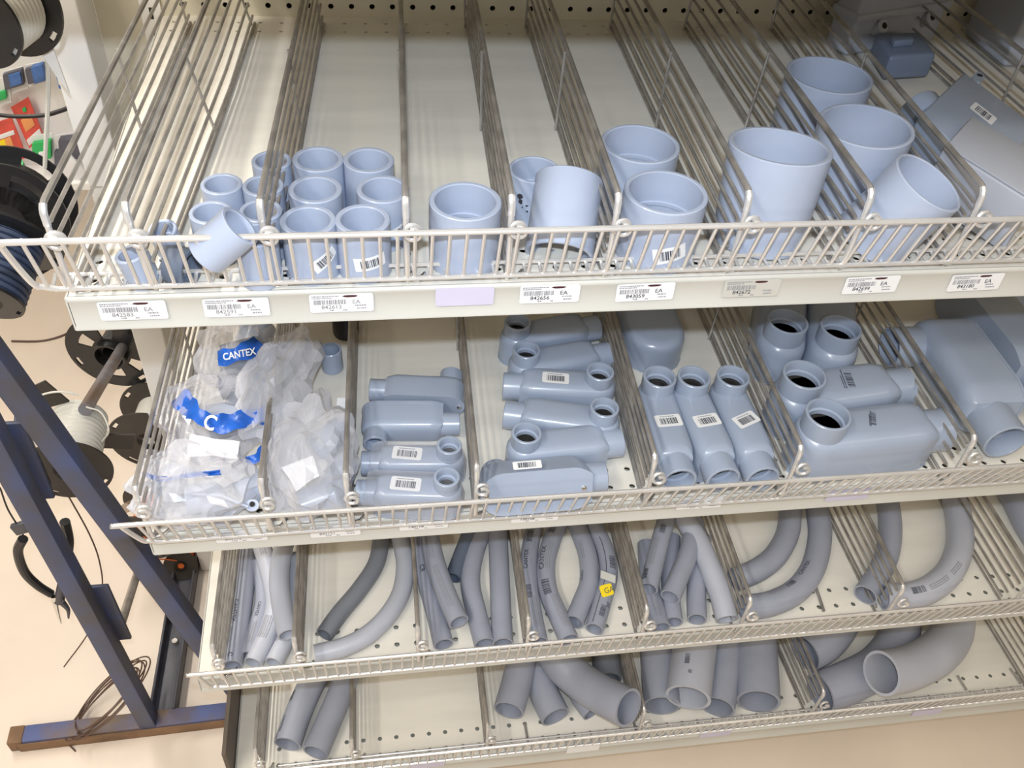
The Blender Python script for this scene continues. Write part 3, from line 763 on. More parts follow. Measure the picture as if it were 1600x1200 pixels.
band(bg2, [(1.85, -19.56, 31.64), (2.28, -19.62, 31.74), (2.59, -18.98, 31.64)], .6, 8.0, None)
bg3 = Thing('bagged_fittings', 'milky bag full of fittings behind the fence, front of the leftmost bin', 'bag', (-0.22, -20.01, 30.24), 'bagged fittings on the second shelf')
bg3.add('bag_film', crumple((-0.07, -20.57, 31.39), (2.35, 1.9, 1.3), 12.9, .1, flat=SH[1]), 'film_milky', smooth=False)
bg3.add('bag_flap', sheet(((-2.02, -19.70, 32.64), (-0.13, -19.65, 32.54), (0.03, -21.27, 32.44), (-2.00, -20.96, 32.54)), 9.2, 14, .3), 'film_clear', smooth=False)
for (c, a_) in (((-0.48, -20.89, 30.84), (1, .1, 0)), ((0.48, -20.82, 30.94), (.4, -1, .2)), ((1.53, -20.82, 30.84), (1, .5, 0)), ((-1.31, -20.40, 30.74), (.2, 1, 0))):
    stub(bg3, c, a_, 1.2, 1.2, 'pvc_blue')
ear = bg3.add('strap_ear', slab2d(rrect2d(.55, .5, .24, 6), (1.99, -22.09, 31.34), (.95, 0, 0), (0, .8, .5), .12), 'pvc_blue')
bg3.add('ear_hole', lathe([(.11, 0), (.11, .02)], V((1.99, -22.09, 31.34)) + V((.27, .15, .28)), (0, -.5, .8), 12), 'cavity', ear)
bg3.add('strap', tube([(-0.03, -21.50, 31.94), (1.08, -21.65, 31.94), (2.12, -22.08, 31.64)], .07, 6), 'pvc_blue')
band(bg3, [(-1.99, -20.47, 32.24), (-1.23, -20.95, 32.34), (0.02, -21.02, 32.54), (1.11, -20.98, 32.54)], .28, 4.0, None)
bg4 = Thing('bagged_fittings', 'big crumpled clear bag with a white slip, second bin of the second shelf', 'bag', (4.49, -19.34, 30.24), 'bagged fittings on the second shelf')
bg4.add('bag_film', crumple((4.51, -19.65, 31.74), (1.85, 2.7, 1.75), 21.4, -.1, flat=SH[1]), 'film_milky', smooth=False)
bg4.add('paper_slip', sheet(((3.48, -21.08, 32.74), (4.68, -20.74, 32.94), (4.98, -21.70, 32.74), (4.03, -22.12, 32.44)), 2.3, 6, .06), 'paper', smooth=False)
stub(bg4, (4.06, -21.54, 30.84), (1, .3, .1), 1.3, 1.4); stub(bg4, (5.35, -21.06, 30.94), (.3, 1, 0), 1.3, 1.5); stub(bg4, (4.80, -18.51, 30.94), (1, 1, 0), 1.4, 1.5)
bg5 = Thing('bagged_fittings', 'tall twisted bag neck folded over the second divider of the second shelf', 'bag', (3.09, -16.15, 31.04), 'bagged fittings on the second shelf')
bg5.add('bag_film', crumple((3.12, -15.75, 32.24), (1.3, 3.0, 1.7), 33.0, -.35), 'film_milky', smooth=False)
bg5.add('bag_neck', sheet(((2.26, -13.62, 33.44), (3.59, -13.27, 33.64), (5.08, -15.29, 33.24), (4.13, -16.65, 33.04)), 6.1, 16, .35), 'film_clear', smooth=False)
bg5.add('tag_corner', sheet(((5.60, -16.40, 31.84), (5.96, -16.43, 31.84), (5.94, -16.95, 31.64), (5.55, -16.76, 31.64)), 1.0, 3, .02), 'paper', smooth=False)
coupling('short coupling with a shiny lip, at the back of the second bin of bagged fittings', (5.27, -12.52, 30.09), (5.23, -12.52, 31.34), 1.05, .08, None, mt='pvc_body', stop=False)
single('black_fitting', lathe([(.0, 0), (.62, 0), (.66, .1), (.66, 1.9), (.5, 2.2), (.5, 2.6), (0, 2.6)], (5.93, -9.89, 30.06), (0, 0, 1), 20), 'black_plastic', 'black upright fitting in the shade behind the bagged fittings', 'fitting')

# ------------------------------------------------------------------ price tags on the channels
def price_tag(label, px, i, number=None, w=2.05, h=.74, rot=0.0, cardmat='paper', stroke=True, ink='ink_grey', unit='EA'):
    x, z = px; y = FRONT - .075
    t = Thing('price_tag', label, 'price tag', (x, y, z), 'price tags on the %s shelf' % SHN[i])
    a = math.radians(rot); ex = V((math.cos(a), 0, math.sin(a))); ez = V((-math.sin(a), 0, math.cos(a)))
    o = V((x, y, z)) - ex * w/2 - ez * h/2
    t.add('card', slab2d(rrect2d(w, h, .08), o, ex, ez, .015), cardmat, smooth=False)
    sx = w / 2.05
    if number:
        t.add('barcode', place2d(bars2d(1.05*sx, .19, int(number), 26, .12*sx, .33), o, ex, ez, .022), 'ink_grey', smooth=False)
        t.add('printed_number', place2d(text2d(number, .22, .012), o + ex*(.36*sx) + ez*.15, ex, ez, .022), ink, smooth=False)
        if unit: t.add('printed_unit', place2d(text2d(unit, .23, .008), o + ex*(1.36*sx) + ez*.34, ex, ez, .022), ink, smooth=False)
        t.add('fine_print', place2d(lines2d([(.08*sx, .64, .85*sx, .045), (.08*sx, .57, .6*sx, .04), (1.45*sx, .24, .3*sx, .05), (1.5*sx, .12, .3*sx, .05), (.62*sx, .06, .14*sx, .05), (1.05*sx, .06, .1*sx, .05)], int(number) % 17), o, ex, ez, .022), 'ink_grey', smooth=False)
    if stroke:
        mk = [(1.05, .64), (1.2, .61), (1.45, .615), (1.55, .65), (1.52, .69), (1.3, .70), (1.12, .695)]
        t.add('marker_stroke', place2d(([(u*sx, v) for u, v in mk], [tuple(range(len(mk)))]), o, ex, ez, .026), 'marker', smooth=False)
def yz(p): return (p[0], p[2])
price_tag('price tag numbered 842583 below the leftmost bin of the top shelf', yz((-0.12, -21.97, 41.62)), 0, '842583')
price_tag('price tag numbered 842591 below the second bin of the top shelf', yz((3.05, -21.97, 41.60)), 0, '842591')
price_tag('price tag numbered 842613 below the six one inch couplings', yz((6.38, -21.97, 41.64)), 0, '842613')
price_tag('blank lavender price tag below the single coupling', yz((10.41, -21.97, 41.73)), 0, None, w=1.95, cardmat='tag_faded', stroke=False)
price_tag('price tag numbered 842656 below the leaning coupling', yz((13.29, -21.97, 41.72)), 0, '842656', ink='ink_print')
price_tag('price tag numbered 843059 below the two inch couplings', yz((16.62, -21.97, 41.66)), 0, '843059', ink='ink_print', rot=1)
price_tag('price tag numbered 842672 on yellowed paper below the seventh bin', yz((20.45, -21.97, 41.67)), 0, '842672', cardmat='lip_paint', unit=None, ink='ink_print')
price_tag('price tag numbered 842699 below the eighth bin', yz((24.94, -21.97, 41.64)), 0, '842699', ink='ink_print', rot=1)
price_tag('price tag numbered 843180 below the grey device boxes', yz((29.03, -21.97, 41.59)), 0, '843180', ink='ink_print', rot=1)
price_tag('price tag numbered 843172 below the milky bag on the second shelf', yz((1.58, -21.97, 29.68)), 1, '843172', stroke=False)
price_tag('price tag numbered 843121 below the big clear bag', yz((5.37, -21.97, 29.59)), 1, '843121', stroke=False)
price_tag('price tag numbered 730718 below the shrink wrapped conduit bodies', yz((9.04, -21.97, 29.65)), 1, '730718', stroke=False, ink='ink_print')
price_tag('price tag numbered 730726 below the flat cover of the leaning conduit body', yz((13.81, -21.97, 29.64)), 1, '730726', stroke=False, ink='ink_print')
price_tag('price tag numbered 730734 below the three side by side conduit bodies', yz((21.16, -21.97, 29.74)), 1, '730734', stroke=False, ink='ink_print')
price_tag('pale price tag below the largest stamped conduit body', yz((28.20, -21.97, 29.59)), 1, None, stroke=False, cardmat='tag_faded')
price_tag('pale price tag below the empty bin of the bottom shelf', yz((9.24, -21.97, 6.12)), 3, None, stroke=False, cardmat='tag_faded')
price_tag('pale price tag below the thick elbows left of the middle', yz((18.82, -21.97, 6.00)), 3, None, stroke=False, cardmat='paper')
price_tag('pale price tag below the four parallel thick elbows', yz((27.33, -21.97, 6.15)), 3, None, stroke=False, cardmat='tag_faded')
price_tag('pale price tag below the right end of the bottom shelf', yz((41.85, -21.97, 5.88)), 3, None, stroke=False, cardmat='tag_faded')

# ------------------------------------------------------------------ conduit elbows on the third and bottom shelf
def elbow(label, pts, D, group, mt='pvc_pipe', prints=(), wall=None):
    """a bent length of conduit, open at both ends; prints = (kind, text, start, angle, size)"""
    path = spline(pts, 8); R = D / 2; wall = wall or max(.09, D * .065)
    t = Thing('conduit_elbow', label, 'conduit elbow', V((pts[0][0], pts[0][1], pts[0][2] - R)), group)
    t.add('pipe', pipe(path, R, R - wall, 26), mt, angle=50)
    for kd, tx, s0, ang, size in prints:
        if kd == 'text': t.add('printed_lettering', wrap(sub2d(text2d(tx, size, .02), 0), path, R, s0, ang), 'ink_print', smooth=False)
        elif kd == 'textr': 
            v, f = text2d(tx, size, .02); L = max(a for a, b in v)
            t.add('printed_lettering', wrap(sub2d(([(L - a, b) for a, b in v], f), 0), path, R, s0, ang, flip=-1), 'ink_print', smooth=False)
        elif kd == 'bars': t.add('printed_barcode', wrap(sub2d(bars2d(size*2.2, size, int(s0*10) + 3, 18), 1), path, R, s0, ang), 'ink_print', smooth=False)
        elif kd == 'fine': t.add('fine_print', wrap(lines2d([(0, k * .11, size, .06) for k in range(int(tx))], int(s0*7)), path, R, s0, ang), 'ink_grey', smooth=False)
        elif kd == 'line': t.add('seam_line', wrap(([(k*.25, y) for k in range(int(size*4)) for y in (0, .035)], [(2*k, 2*k+2, 2*k+3, 2*k+1) for k in range(int(size*4)-1)]), path, R, s0, ang), 'ink', smooth=False)
    return t
Z3 = SH[2]; Z4 = SH[3]
G = 'half inch elbows in the leftmost bin of the third shelf'
elbow('straight looking elbow with CANTEX lettering, along the left divider of the third shelf', [(-0.28, -21.64, 18.98), (-0.12, -19.71, 18.98), (-0.03, -17.44, 18.98), (0.00, -14.99, 18.98), (0.04, -13.04, 18.98)], .95, G, prints=(('textr', 'CANTEX', 2.2, 140, .34), ('fine', 3, 1.0, 130, 1.0), ('textr', 'C', .25, 120, .34), ('fine', 3, 5.2, 90, 1.0)))
elbow('thin curved elbow half hidden behind the one with CANTEX lettering', [(0.41, -21.18, 18.95), (0.74, -19.40, 18.95), (0.95, -18.10, 18.95), (0.80, -16.70, 18.95), (0.51, -15.65, 18.95)], .85, G, prints=(('fine', 2, .5, 80, 1.2), ('textr', 'CANTEX', 2.0, 110, .22)))
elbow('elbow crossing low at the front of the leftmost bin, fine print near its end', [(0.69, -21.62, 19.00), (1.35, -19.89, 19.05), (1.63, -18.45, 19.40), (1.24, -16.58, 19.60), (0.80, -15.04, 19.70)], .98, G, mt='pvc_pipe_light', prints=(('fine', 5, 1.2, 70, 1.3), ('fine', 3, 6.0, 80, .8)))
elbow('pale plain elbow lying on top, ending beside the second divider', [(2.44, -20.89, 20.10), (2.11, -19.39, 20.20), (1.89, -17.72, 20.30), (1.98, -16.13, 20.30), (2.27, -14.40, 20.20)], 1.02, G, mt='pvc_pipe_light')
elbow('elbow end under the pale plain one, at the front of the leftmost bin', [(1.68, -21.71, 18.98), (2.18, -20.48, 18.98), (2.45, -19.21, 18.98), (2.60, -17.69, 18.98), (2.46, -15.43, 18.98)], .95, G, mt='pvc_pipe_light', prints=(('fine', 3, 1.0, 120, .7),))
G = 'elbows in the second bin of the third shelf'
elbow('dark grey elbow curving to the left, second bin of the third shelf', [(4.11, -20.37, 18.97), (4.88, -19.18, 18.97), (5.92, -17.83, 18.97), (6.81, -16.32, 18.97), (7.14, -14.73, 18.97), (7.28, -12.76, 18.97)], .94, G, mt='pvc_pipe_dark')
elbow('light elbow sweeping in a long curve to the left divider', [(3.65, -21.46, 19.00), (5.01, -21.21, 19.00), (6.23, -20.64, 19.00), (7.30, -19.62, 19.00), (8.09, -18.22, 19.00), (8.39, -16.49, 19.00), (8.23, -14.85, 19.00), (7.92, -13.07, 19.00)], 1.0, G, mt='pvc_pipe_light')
G = 'elbows in the third bin of the third shelf'
elbow('leftmost lower elbow by the third divider', [(10.06, -21.53, 19.00), (9.81, -19.67, 19.00), (9.51, -17.83, 19.00), (9.34, -16.28, 19.00), (9.17, -14.53, 19.00)], 1.03, G, prints=(('textr', 'CR', 4.2, 120, .35),))
elbow('elbow with rows of fine print crossing over the leftmost lower one', [(10.87, -20.93, 20.00), (10.45, -19.49, 20.00), (10.05, -17.80, 20.00), (9.83, -16.20, 20.00), (9.74, -14.59, 20.00)], 1.08, G, prints=(('fine', 3, .7, 90, 2.6), ('fine', 3, 3.8, 90, 2.2)))
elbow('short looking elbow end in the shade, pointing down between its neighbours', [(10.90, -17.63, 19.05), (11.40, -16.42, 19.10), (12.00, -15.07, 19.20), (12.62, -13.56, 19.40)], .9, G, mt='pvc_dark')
elbow('bowed elbow, second from the right in the third bin', [(12.13, -21.71, 19.02), (11.93, -19.97, 19.02), (11.80, -17.98, 19.02), (12.22, -16.09, 19.02), (12.96, -14.30, 19.02)], 1.08, G)
elbow('straight rightmost elbow of the third bin, against the fourth divider', [(13.07, -21.81, 19.02), (13.20, -20.09, 19.02), (13.38, -18.13, 19.02), (13.58, -16.04, 19.02), (13.76, -14.05, 19.02)], 1.1, G)
G = 'printed elbows in the fourth bin of the third shelf'
elbow('leftmost printed elbow of the fourth bin, close behind the divider', [(14.93, -21.86, 18.98), (14.89, -20.15, 18.98), (14.95, -18.25, 18.98), (15.27, -16.38, 18.98), (15.94, -14.21, 18.98)], .95, G, prints=(('fine', 4, .6, 60, 1.8), ('bars', '', 2.4, 85, .36), ('text', 'CANTEX', 4.2, 100, .32), ('bars', '', 6.0, 85, .36)))
elbow('elbow with bold CANTEX lettering and barcodes, curving left', [(16.49, -21.92, 19.02), (16.16, -20.38, 19.02), (15.90, -18.85, 19.02), (16.07, -17.21, 19.02), (16.66, -15.66, 19.02), (17.46, -14.05, 19.02)], 1.05, G, prints=(('fine', 4, .5, 60, 2.0), ('bars', '', 2.6, 85, .42), ('text', 'CANTEX', 4.15, 108, .38), ('fine', 3, 4.2, 70, 1.8), ('bars', '', 6.6, 85, .42)))
elbow('elbow curving right whose end passes under the CANTEX one', [(16.95, -20.91, 19.00), (17.52, -19.91, 19.00), (18.22, -18.57, 19.00), (18.50, -16.82, 19.00), (18.35, -15.12, 19.00), (18.17, -13.72, 19.00)], 1.06, G, prints=(('textr', 'CANTEX', 2.4, 150, .2), ('fine', 2, 4.0, 120, 1.2)))
e_ = elbow('elbow with a yellow GA sticker and a thin black line', [(17.94, -21.42, 19.00), (18.70, -19.83, 19.00), (19.39, -18.26, 19.00), (19.56, -16.65, 19.00), (19.36, -15.12, 19.00), (19.25, -13.81, 19.00)], 1.0, G, prints=(('line', '', .1, 110, 6.0), ('bars', '', .6, 55, .3), ('textr', 'EX', 1.25, 58, .25), ('bars', '', 3.7, 50, .35)))
yo = V((18.60, -19.93, 19.54)); ex_ = V((.97, .24, -.05)).normalized(); ey_ = V((-.2, .85, .5)).normalized()
ys = e_.add('yellow_sticker', slab2d(rrect2d(.72, .62, .12), yo, ex_, ey_, .02), 'yellow', smooth=False)
e_.add('sticker_letters', place2d(text2d('GA', .42), yo + ex_*.2 + ey_*.16, ex_, ey_, .03), 'ink_print', ys, smooth=False)
e_.add('sticker_flag', slab2d(([(0, 0), (.85, 0), (.85, .42), (0, .42)], [(0, 1, 2, 3)]), (18.73, -18.77, 19.65), V((.93, -.62, .1)).normalized(), V((.2, .8, .3)).normalized(), .02), 'lip_paint', smooth=False)
G = 'elbows heaped in the fifth bin of the third shelf'
elbow('upper left elbow of the heap, open end to the front with a barcode', [(21.02, -19.97, 20.10), (21.66, -18.65, 20.15), (22.43, -17.05, 20.20), (23.44, -15.04, 20.10)], 1.02, G, prints=(('bars', '', .3, 120, .3), ('fine', 3, 1.2, 100, 1.8), ('bars', '', 3.4, 80, .3)))
elbow('upper middle elbow of the heap, slanting to the right', [(22.10, -20.49, 19.95), (22.98, -19.20, 20.00), (23.95, -17.69, 20.00), (24.85, -15.70, 19.90)], 1.08, G, prints=(('fine', 2, .5, 130, 2.0),))
elbow('lower left elbow of the heap, opening just behind the fence', [(21.47, -21.69, 19.00), (21.45, -20.29, 19.00), (21.57, -18.67, 19.00), (22.01, -16.35, 19.00)], 1.02, G, prints=(('fine', 3, .4, 80, 1.2),))
elbow('lower middle elbow of the heap, a short end showing', [(22.25, -21.41, 18.98), (22.45, -20.17, 18.98), (22.92, -18.15, 18.98), (23.61, -16.02, 18.98)], .98, G)
elbow('lower right elbow of the heap, half under the long pale one', [(23.51, -21.40, 19.02), (23.91, -19.93, 19.02), (24.55, -18.12, 19.02), (25.38, -16.21, 19.02)], 1.05, G)
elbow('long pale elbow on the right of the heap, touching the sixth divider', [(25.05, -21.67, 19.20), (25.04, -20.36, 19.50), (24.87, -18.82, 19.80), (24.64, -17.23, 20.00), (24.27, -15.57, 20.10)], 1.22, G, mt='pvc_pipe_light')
G = 'one inch elbows in the sixth bin of the third shelf'
elbow('inner one of two nested elbows curving left, sixth bin of the third shelf', [(26.28, -19.26, 19.16), (27.83, -18.73, 19.16), (29.15, -17.90, 19.16), (30.36, -16.53, 19.16), (31.10, -14.96, 19.16), (31.85, -12.54, 19.16)], 1.32, G)
elbow('outer one of two nested elbows curving left, with dark lettering', [(26.12, -21.05, 19.18), (27.79, -20.93, 19.18), (29.52, -20.25, 19.18), (31.03, -18.87, 19.18), (32.23, -16.85, 19.18), (32.86, -14.88, 19.18), (33.46, -12.44, 19.18)], 1.36, G, prints=(('fine', 3, 1.5, 105, 1.2), ('bars', '', 2.8, 105, .3), ('text', 'CANTEX', 4.1, 115, .32)))
G = 'elbows in the seventh bin of the third shelf'
elbow('elbow seen through the seventh divider, open ends at the front', [(33.25, -20.91, 19.16), (34.56, -19.70, 19.16), (35.82, -18.24, 19.16), (36.83, -16.41, 19.16), (37.68, -14.04, 19.16)], 1.32, G)
elbow('big light elbow with a barcode along its curve, right part of the third shelf', [(34.17, -21.14, 19.25), (35.63, -21.24, 19.25), (37.15, -20.89, 19.25), (38.76, -19.94, 19.25), (40.18, -18.39, 19.25), (41.12, -16.61, 19.25), (41.97, -14.22, 19.25)], 1.5, G, mt='pvc_pipe_light', prints=(('bars', '', 1.3, 65, .38), ('fine', 3, 2.4, 65, 1.4), ('fine', 3, 4.2, 65, 1.0)))
elbow('elbow at the right picture edge of the third shelf', [(44.36, -20.97, 19.25), (45.06, -19.05, 19.25), (45.21, -17.21, 19.25), (45.50, -15.28, 19.25), (45.60, -13.23, 19.25)], 1.5, G)

G = 'thick elbows in the leftmost bin of the bottom shelf'
elbow('left one of two thick grey elbows by the left end of the bottom shelf', [(1.03, -20.16, 6.85), (1.68, -18.09, 6.85), (2.53, -16.04, 6.85), (3.67, -13.90, 6.85)], 1.66, G, prints=(('bars', '', 2.4, 130, .3), ('textr', 'CANTEX', .4, 140, .26), ('bars', '', 4.1, 125, .3)))
elbow('right one of two thick grey elbows by the left end of the bottom shelf', [(2.68, -20.83, 6.82), (3.42, -19.00, 6.82), (4.19, -17.07, 6.82), (4.93, -14.93, 6.82)], 1.6, G)
G = 'thick elbows in the third bin of the bottom shelf'
elbow('thick elbow pointing down beside the third divider of the bottom shelf', [(14.34, -19.95, 7.90), (15.01, -18.33, 7.90), (15.62, -16.62, 7.90), (16.25, -14.48, 7.70)], 1.9, G)
elbow('thick elbow fanning right under the long grey one', [(17.30, -20.20, 6.95), (16.87, -18.67, 6.95), (16.62, -16.87, 6.95), (16.52, -14.77, 6.95)], 1.9, G)
elbow('biggest long elbow swinging out over the front, wide open end to the right', [(21.11, -21.66, 10.20), (19.87, -20.11, 9.20), (18.81, -18.61, 8.50), (17.82, -17.24, 8.60), (17.43, -15.61, 8.60), (17.51, -13.65, 8.50)], 2.35, G, wall=.17)
elbow('small elbow end peeping out below the biggest long one', [(19.69, -20.06, 6.66), (19.12, -18.75, 6.66), (18.96, -16.95, 6.66), (19.22, -14.87, 6.66)], 1.3, G)
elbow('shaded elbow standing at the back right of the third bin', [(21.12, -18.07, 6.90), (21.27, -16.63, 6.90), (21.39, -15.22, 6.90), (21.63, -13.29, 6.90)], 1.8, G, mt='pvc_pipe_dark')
G = 'thick elbows side by side in the fourth bin of the bottom shelf'
elbow('leftmost of the four parallel thick elbows, shaded', [(24.06, -20.32, 7.20), (24.37, -18.70, 7.20), (24.76, -16.68, 7.20), (25.29, -14.33, 7.20)], 2.35, G, wall=.14)
elbow('raised thick elbow with a barcode, second of the four parallel ones', [(25.37, -20.68, 8.70), (26.05, -19.02, 8.70), (26.92, -17.01, 8.60), (27.85, -14.59, 8.40)], 2.8, G, mt='pvc_pipe_light', wall=.2, prints=(('textr', 'III', .9, 105, .3), ('bars', '', 1.5, 105, .3), ('bars', '', 3.0, 105, .3)))
elbow('thick elbow third of the four, bending behind the raised one', [(27.62, -20.73, 7.10), (28.45, -19.06, 7.10), (29.23, -17.31, 7.10), (29.73, -15.44, 7.10), (30.02, -13.20, 7.10)], 2.2, G, wall=.14)
elbow('rightmost of the four parallel thick elbows, straight and wide', [(30.26, -20.77, 7.40), (30.86, -18.80, 7.40), (31.48, -16.76, 7.40), (32.29, -14.13, 7.40)], 2.75, G, wall=.18)
G = 'thick elbows in the fifth bin of the bottom shelf'
elbow('thick elbow end facing the fifth divider, far back in the shade', [(34.16, -18.20, 8.20), (35.90, -17.44, 8.20), (37.68, -15.91, 8.20), (38.84, -13.72, 8.20)], 2.6, G, wall=.16)
elbow('thick elbow lying low, its open end against the fifth divider', [(34.52, -20.63, 7.35), (36.65, -20.09, 7.35), (39.17, -19.16, 7.35), (41.34, -17.47, 7.35), (42.75, -15.10, 7.35)], 2.7, G, wall=.17)
elbow('thick light elbow raised on another, its big open end to the left', [(37.33, -21.20, 10.40), (39.77, -20.61, 9.60), (42.46, -19.53, 8.90), (44.82, -17.78, 8.10), (46.20, -15.59, 8.00), (47.02, -13.29, 8.00)], 2.75, G, mt='pvc_pipe_light', wall=.18)
def deck_clip(label, a, b): single('loose_wire_clip', tube([a, (V(a)+V(b))/2, b], .09, 6), 'wire_zinc', label, 'wire clip')
deck_clip('short rusty wire end poking from the deck of the bottom shelf, third bin', (15.46, -20.00, 6.08), (15.48, -21.24, 6.08))
deck_clip('short wire end on the bottom shelf, right of the raised light elbow', (45.09, -19.82, 6.10), (45.19, -20.85, 6.10))
deck_clip('short wire end on the bottom shelf nearest the right picture edge', (49.06, -19.70, 6.10), (49.22, -20.81, 6.10))
deck_clip('short wire end on the third shelf below the nested elbows', (30.98, -19.83, 18.60), (30.83, -21.34, 18.60))

# ------------------------------------------------------------------ reel rack left of the shelves
def beam(a, b, w, h, upv=(0, 0, 1), bev=.08):
    a, b = V(a), V(b); ax = b - a; sd = ax.cross(V(upv)).normalized(); u = sd.cross(ax).normalized()
    return bevel(obox(a - sd * w/2 - u * h/2, ax, sd * w, u * h), bev, 2)
rk = Thing('reel_rack', 'blue steel reel rack standing left of the shelves', 'rack', (-9.5, -14.8, 0))
rk.add('base_bar', beam((-16.6, -14.9, .62), (-2.6, -14.6, .62), 1.15, 1.1), 'navy_worn', label='scuffed blue base bar with rusty front')
rk.add('rusty_face', beam((-16.9, -15.55, .5), (-2.6, -15.22, .5), .1, .95), 'rust')
rk.add('rusty_end', beam((-17.5, -14.92, .62), (-16.58, -14.9, .62), 1.2, 1.14), 'rust')
rk.add('floor_channel', beam((-8.0, -14.2, .35), (-7.6, 16, .35), 1.7, .35), 'steel_dark')
for dx in (-.75, .75): rk.add('channel_flange', beam((-8.0 + dx, -14.2, .9), (-7.6 + dx, 16, .9), .2, .9), 'steel_dark')
rk.add('bolt', lathe([(.0, .35), (.22, .35), (.22, 0), (0, 0)], (-7.9, -8.8, .55), (0, 0, 1), 6), 'wire_zinc')
def ext(a, b, k): a, b = V(a), V(b); return a + (b - a) * k
A0, A1 = (-8.75, -14.80, 0.51), (-9.89, -14.80, 28.12)
B0, B1 = (-2.65, -14.40, 2.75), (-8.59, -14.40, 32.75)
def foot(a, b):
    a, b = V(a), V(b); k = (.9 - a.z) / (b.z - a.z); return a + (b - a) * k
rk.add('leg', beam(foot(A0, A1), ext(A0, A1, 1.5), 1.05, 1.05, (0, 1, 0)), 'navy_steel')
rk.add('leg', beam(foot(B0, B1), ext(B0, B1, 1.35), 1.1, 1.05, (0, 1, 0)), 'navy_steel')
b0 = V((-9.78, -13.60, 28.56)); b1 = V((-9.84, -13.60, 23.04))
rk.add('axle_bracket', beam(b0, b1, .25, 1.5, (1, 0, .3)), 'navy_steel'); rk.add('axle_bracket', beam(b0 + V((.3, .5, 0)), b1 + V((.35, .5, 0)), 1.1, .2, (1, .2, .3)), 'navy_steel')
b0 = V((-8.84, -13.80, 15.39)); b1 = V((-8.77, -13.80, 9.70))
rk.add('axle_bracket', beam(b0, b1, .25, 1.2, (1, 0, .3)), 'navy_steel')

def flange(center, axis, R, rin, th, wins=(), n=48):
    """reel side: disc with cut-outs; wins = (r0, r1, a0, a1) in shares of R and degrees"""
    u, v, a = basis(axis); c = V(center)
    rs = sorted(set([rin, R] + [w[0]*R for w in wins] + [w[1]*R for w in wins])); vs, fs = [], []
    for s in (0, 1):
        for r in rs:
            for k in range(n):
                q = 2*math.pi*k/n; vs.append(c + a * (th * s) + (u*math.cos(q) + v*math.sin(q)) * r)
    m_ = len(rs); N = m_ * n
    def hole(i, k):
        r = (rs[i] + rs[i+1]) / 2 / R; q = (k + .5) * 360 / n
        return any(w[0] < r < w[1] and w[2] < q < w[3] for w in wins)
    for i in range(m_ - 1):
        for k in range(n):
            k2 = (k+1) % n; A, B, C_, D_ = i*n+k, i*n+k2, (i+1)*n+k2, (i+1)*n+k
            if hole(i, k): continue
            fs += [(A, B, C_, D_), (A+N, D_+N, C_+N, B+N)]
            if i == 0 or hole(i-1, k): fs.append((A, A+N, B+N, B))
            if i == m_-2 or hole(i+1, k): fs.append((D_, C_, C_+N, D_+N))
            if hole(i, (k-1) % n): fs.append((A, D_, D_+N, A+N))
            if hole(i, k2): fs.append((B, B+N, C_+N, C_))
    return vs, fs
def reel(label, p0, p1, R, core, wound, mt_fl, mt_cable, wins=(), group='cable reels on the rack', turns=0, hubr=None, r2=None):
    """p0: near flange centre, p1: far flange centre"""
    a, b = V(p0), V(p1); ax = (b - a); L = ax.length; x = ax.normalized()
    t = Thing('cable_reel', label, 'cable reel', a - V((0, 0, R)), group)
    t.add('flange', flange(a, x, R, core*.55, .14, wins), mt_fl, angle=30)
    t.add('flange', flange(b - x*.14, x, r2 or R, core*.55, .14, wins), mt_fl, angle=30)
    t.add('core', lathe([(core*.55, 0), (core, 0), (core, L), (core*.55, L), (core*.55, .01)], a, x, 28, closed=True), mt_fl)
    if wound:
        w = t.add('wound_cable', lathe([(core, .16), (wound, .16), (wound, L - .16), (core, L - .16)], a, x, 36), mt_cable)
        for k in range(turns):
            s = .22 + (L - .44) * (k + .5) / turns; u, v, _ = basis(x)
            t.add('cable_turn', tube([a + x*s + (u*math.cos(q) + v*math.sin(q)) * wound for q in [2*math.pi*j/36 for j in range(36)]], (L-.44)/turns*.52, 6, closed=True), mt_cable, w)
    if hubr: t.add('hub_ring', lathe([(core*.9, -.5), (core*1.05, -.5), (core*1.05, 0), (core*.9, 0)], a, x, 28, closed=True), mt_fl)
    return t
W1 = ((.62, .86, 20, 58), (.62, .86, 110, 148), (.62, .86, 200, 238), (.62, .86, 290, 328))
W2 = ((.42, .72, 15, 45), (.42, .72, 75, 105), (.42, .72, 195, 225), (.42, .72, 255, 285), (.82, .92, 128, 140), (.82, .92, 330, 342), (.82, .92, 225, 237))
W3 = ((.84, .93, 30, 42), (.84, .93, 210, 222), (.84, .93, 300, 312))
reel('black reel with a dark blue cable at the left picture edge', (-8.97, -13.00, 35.33), (-8.37, -10.28, 36.53), 1.75, .9, 1.6, 'black_plastic', 'cable_navy', W3, turns=9, r2=2.5)
fl2 = (-10.10, -5.50, 33.28)
reel('big black reel with window cut-outs, behind the one with blue cable', (-10.22, -5.60, 34.17), (-10.54, -2.80, 33.55), 3.0, 1.9, 2.2, 'black_plastic', 'black_plastic', W1)
reel('black reel with white cable in the top left picture corner', (-7.00, -9.00, 45.33), (-6.36, -6.75, 45.33), 1.75, .9, 1.5, 'black_plastic', 'cable_white', W3, turns=8, r2=2.2)
reel('empty black reel with ribbed hub, under the left end of the top shelf', (-10.65, 4.00, 17.22), (-9.75, 8.62, 17.21), 3.1, 1.05, None, 'black_plastic', 'black_plastic', W2, hubr=True)
t = reel('white cable reel with brown sides, on the rack behind the blue legs', (-9.19, -11.00, 22.06), (-9.41, -6.76, 22.06), 2.2, .8, 1.35, 'reel_brown', 'cable_white', W3, turns=12, r2=1.0)
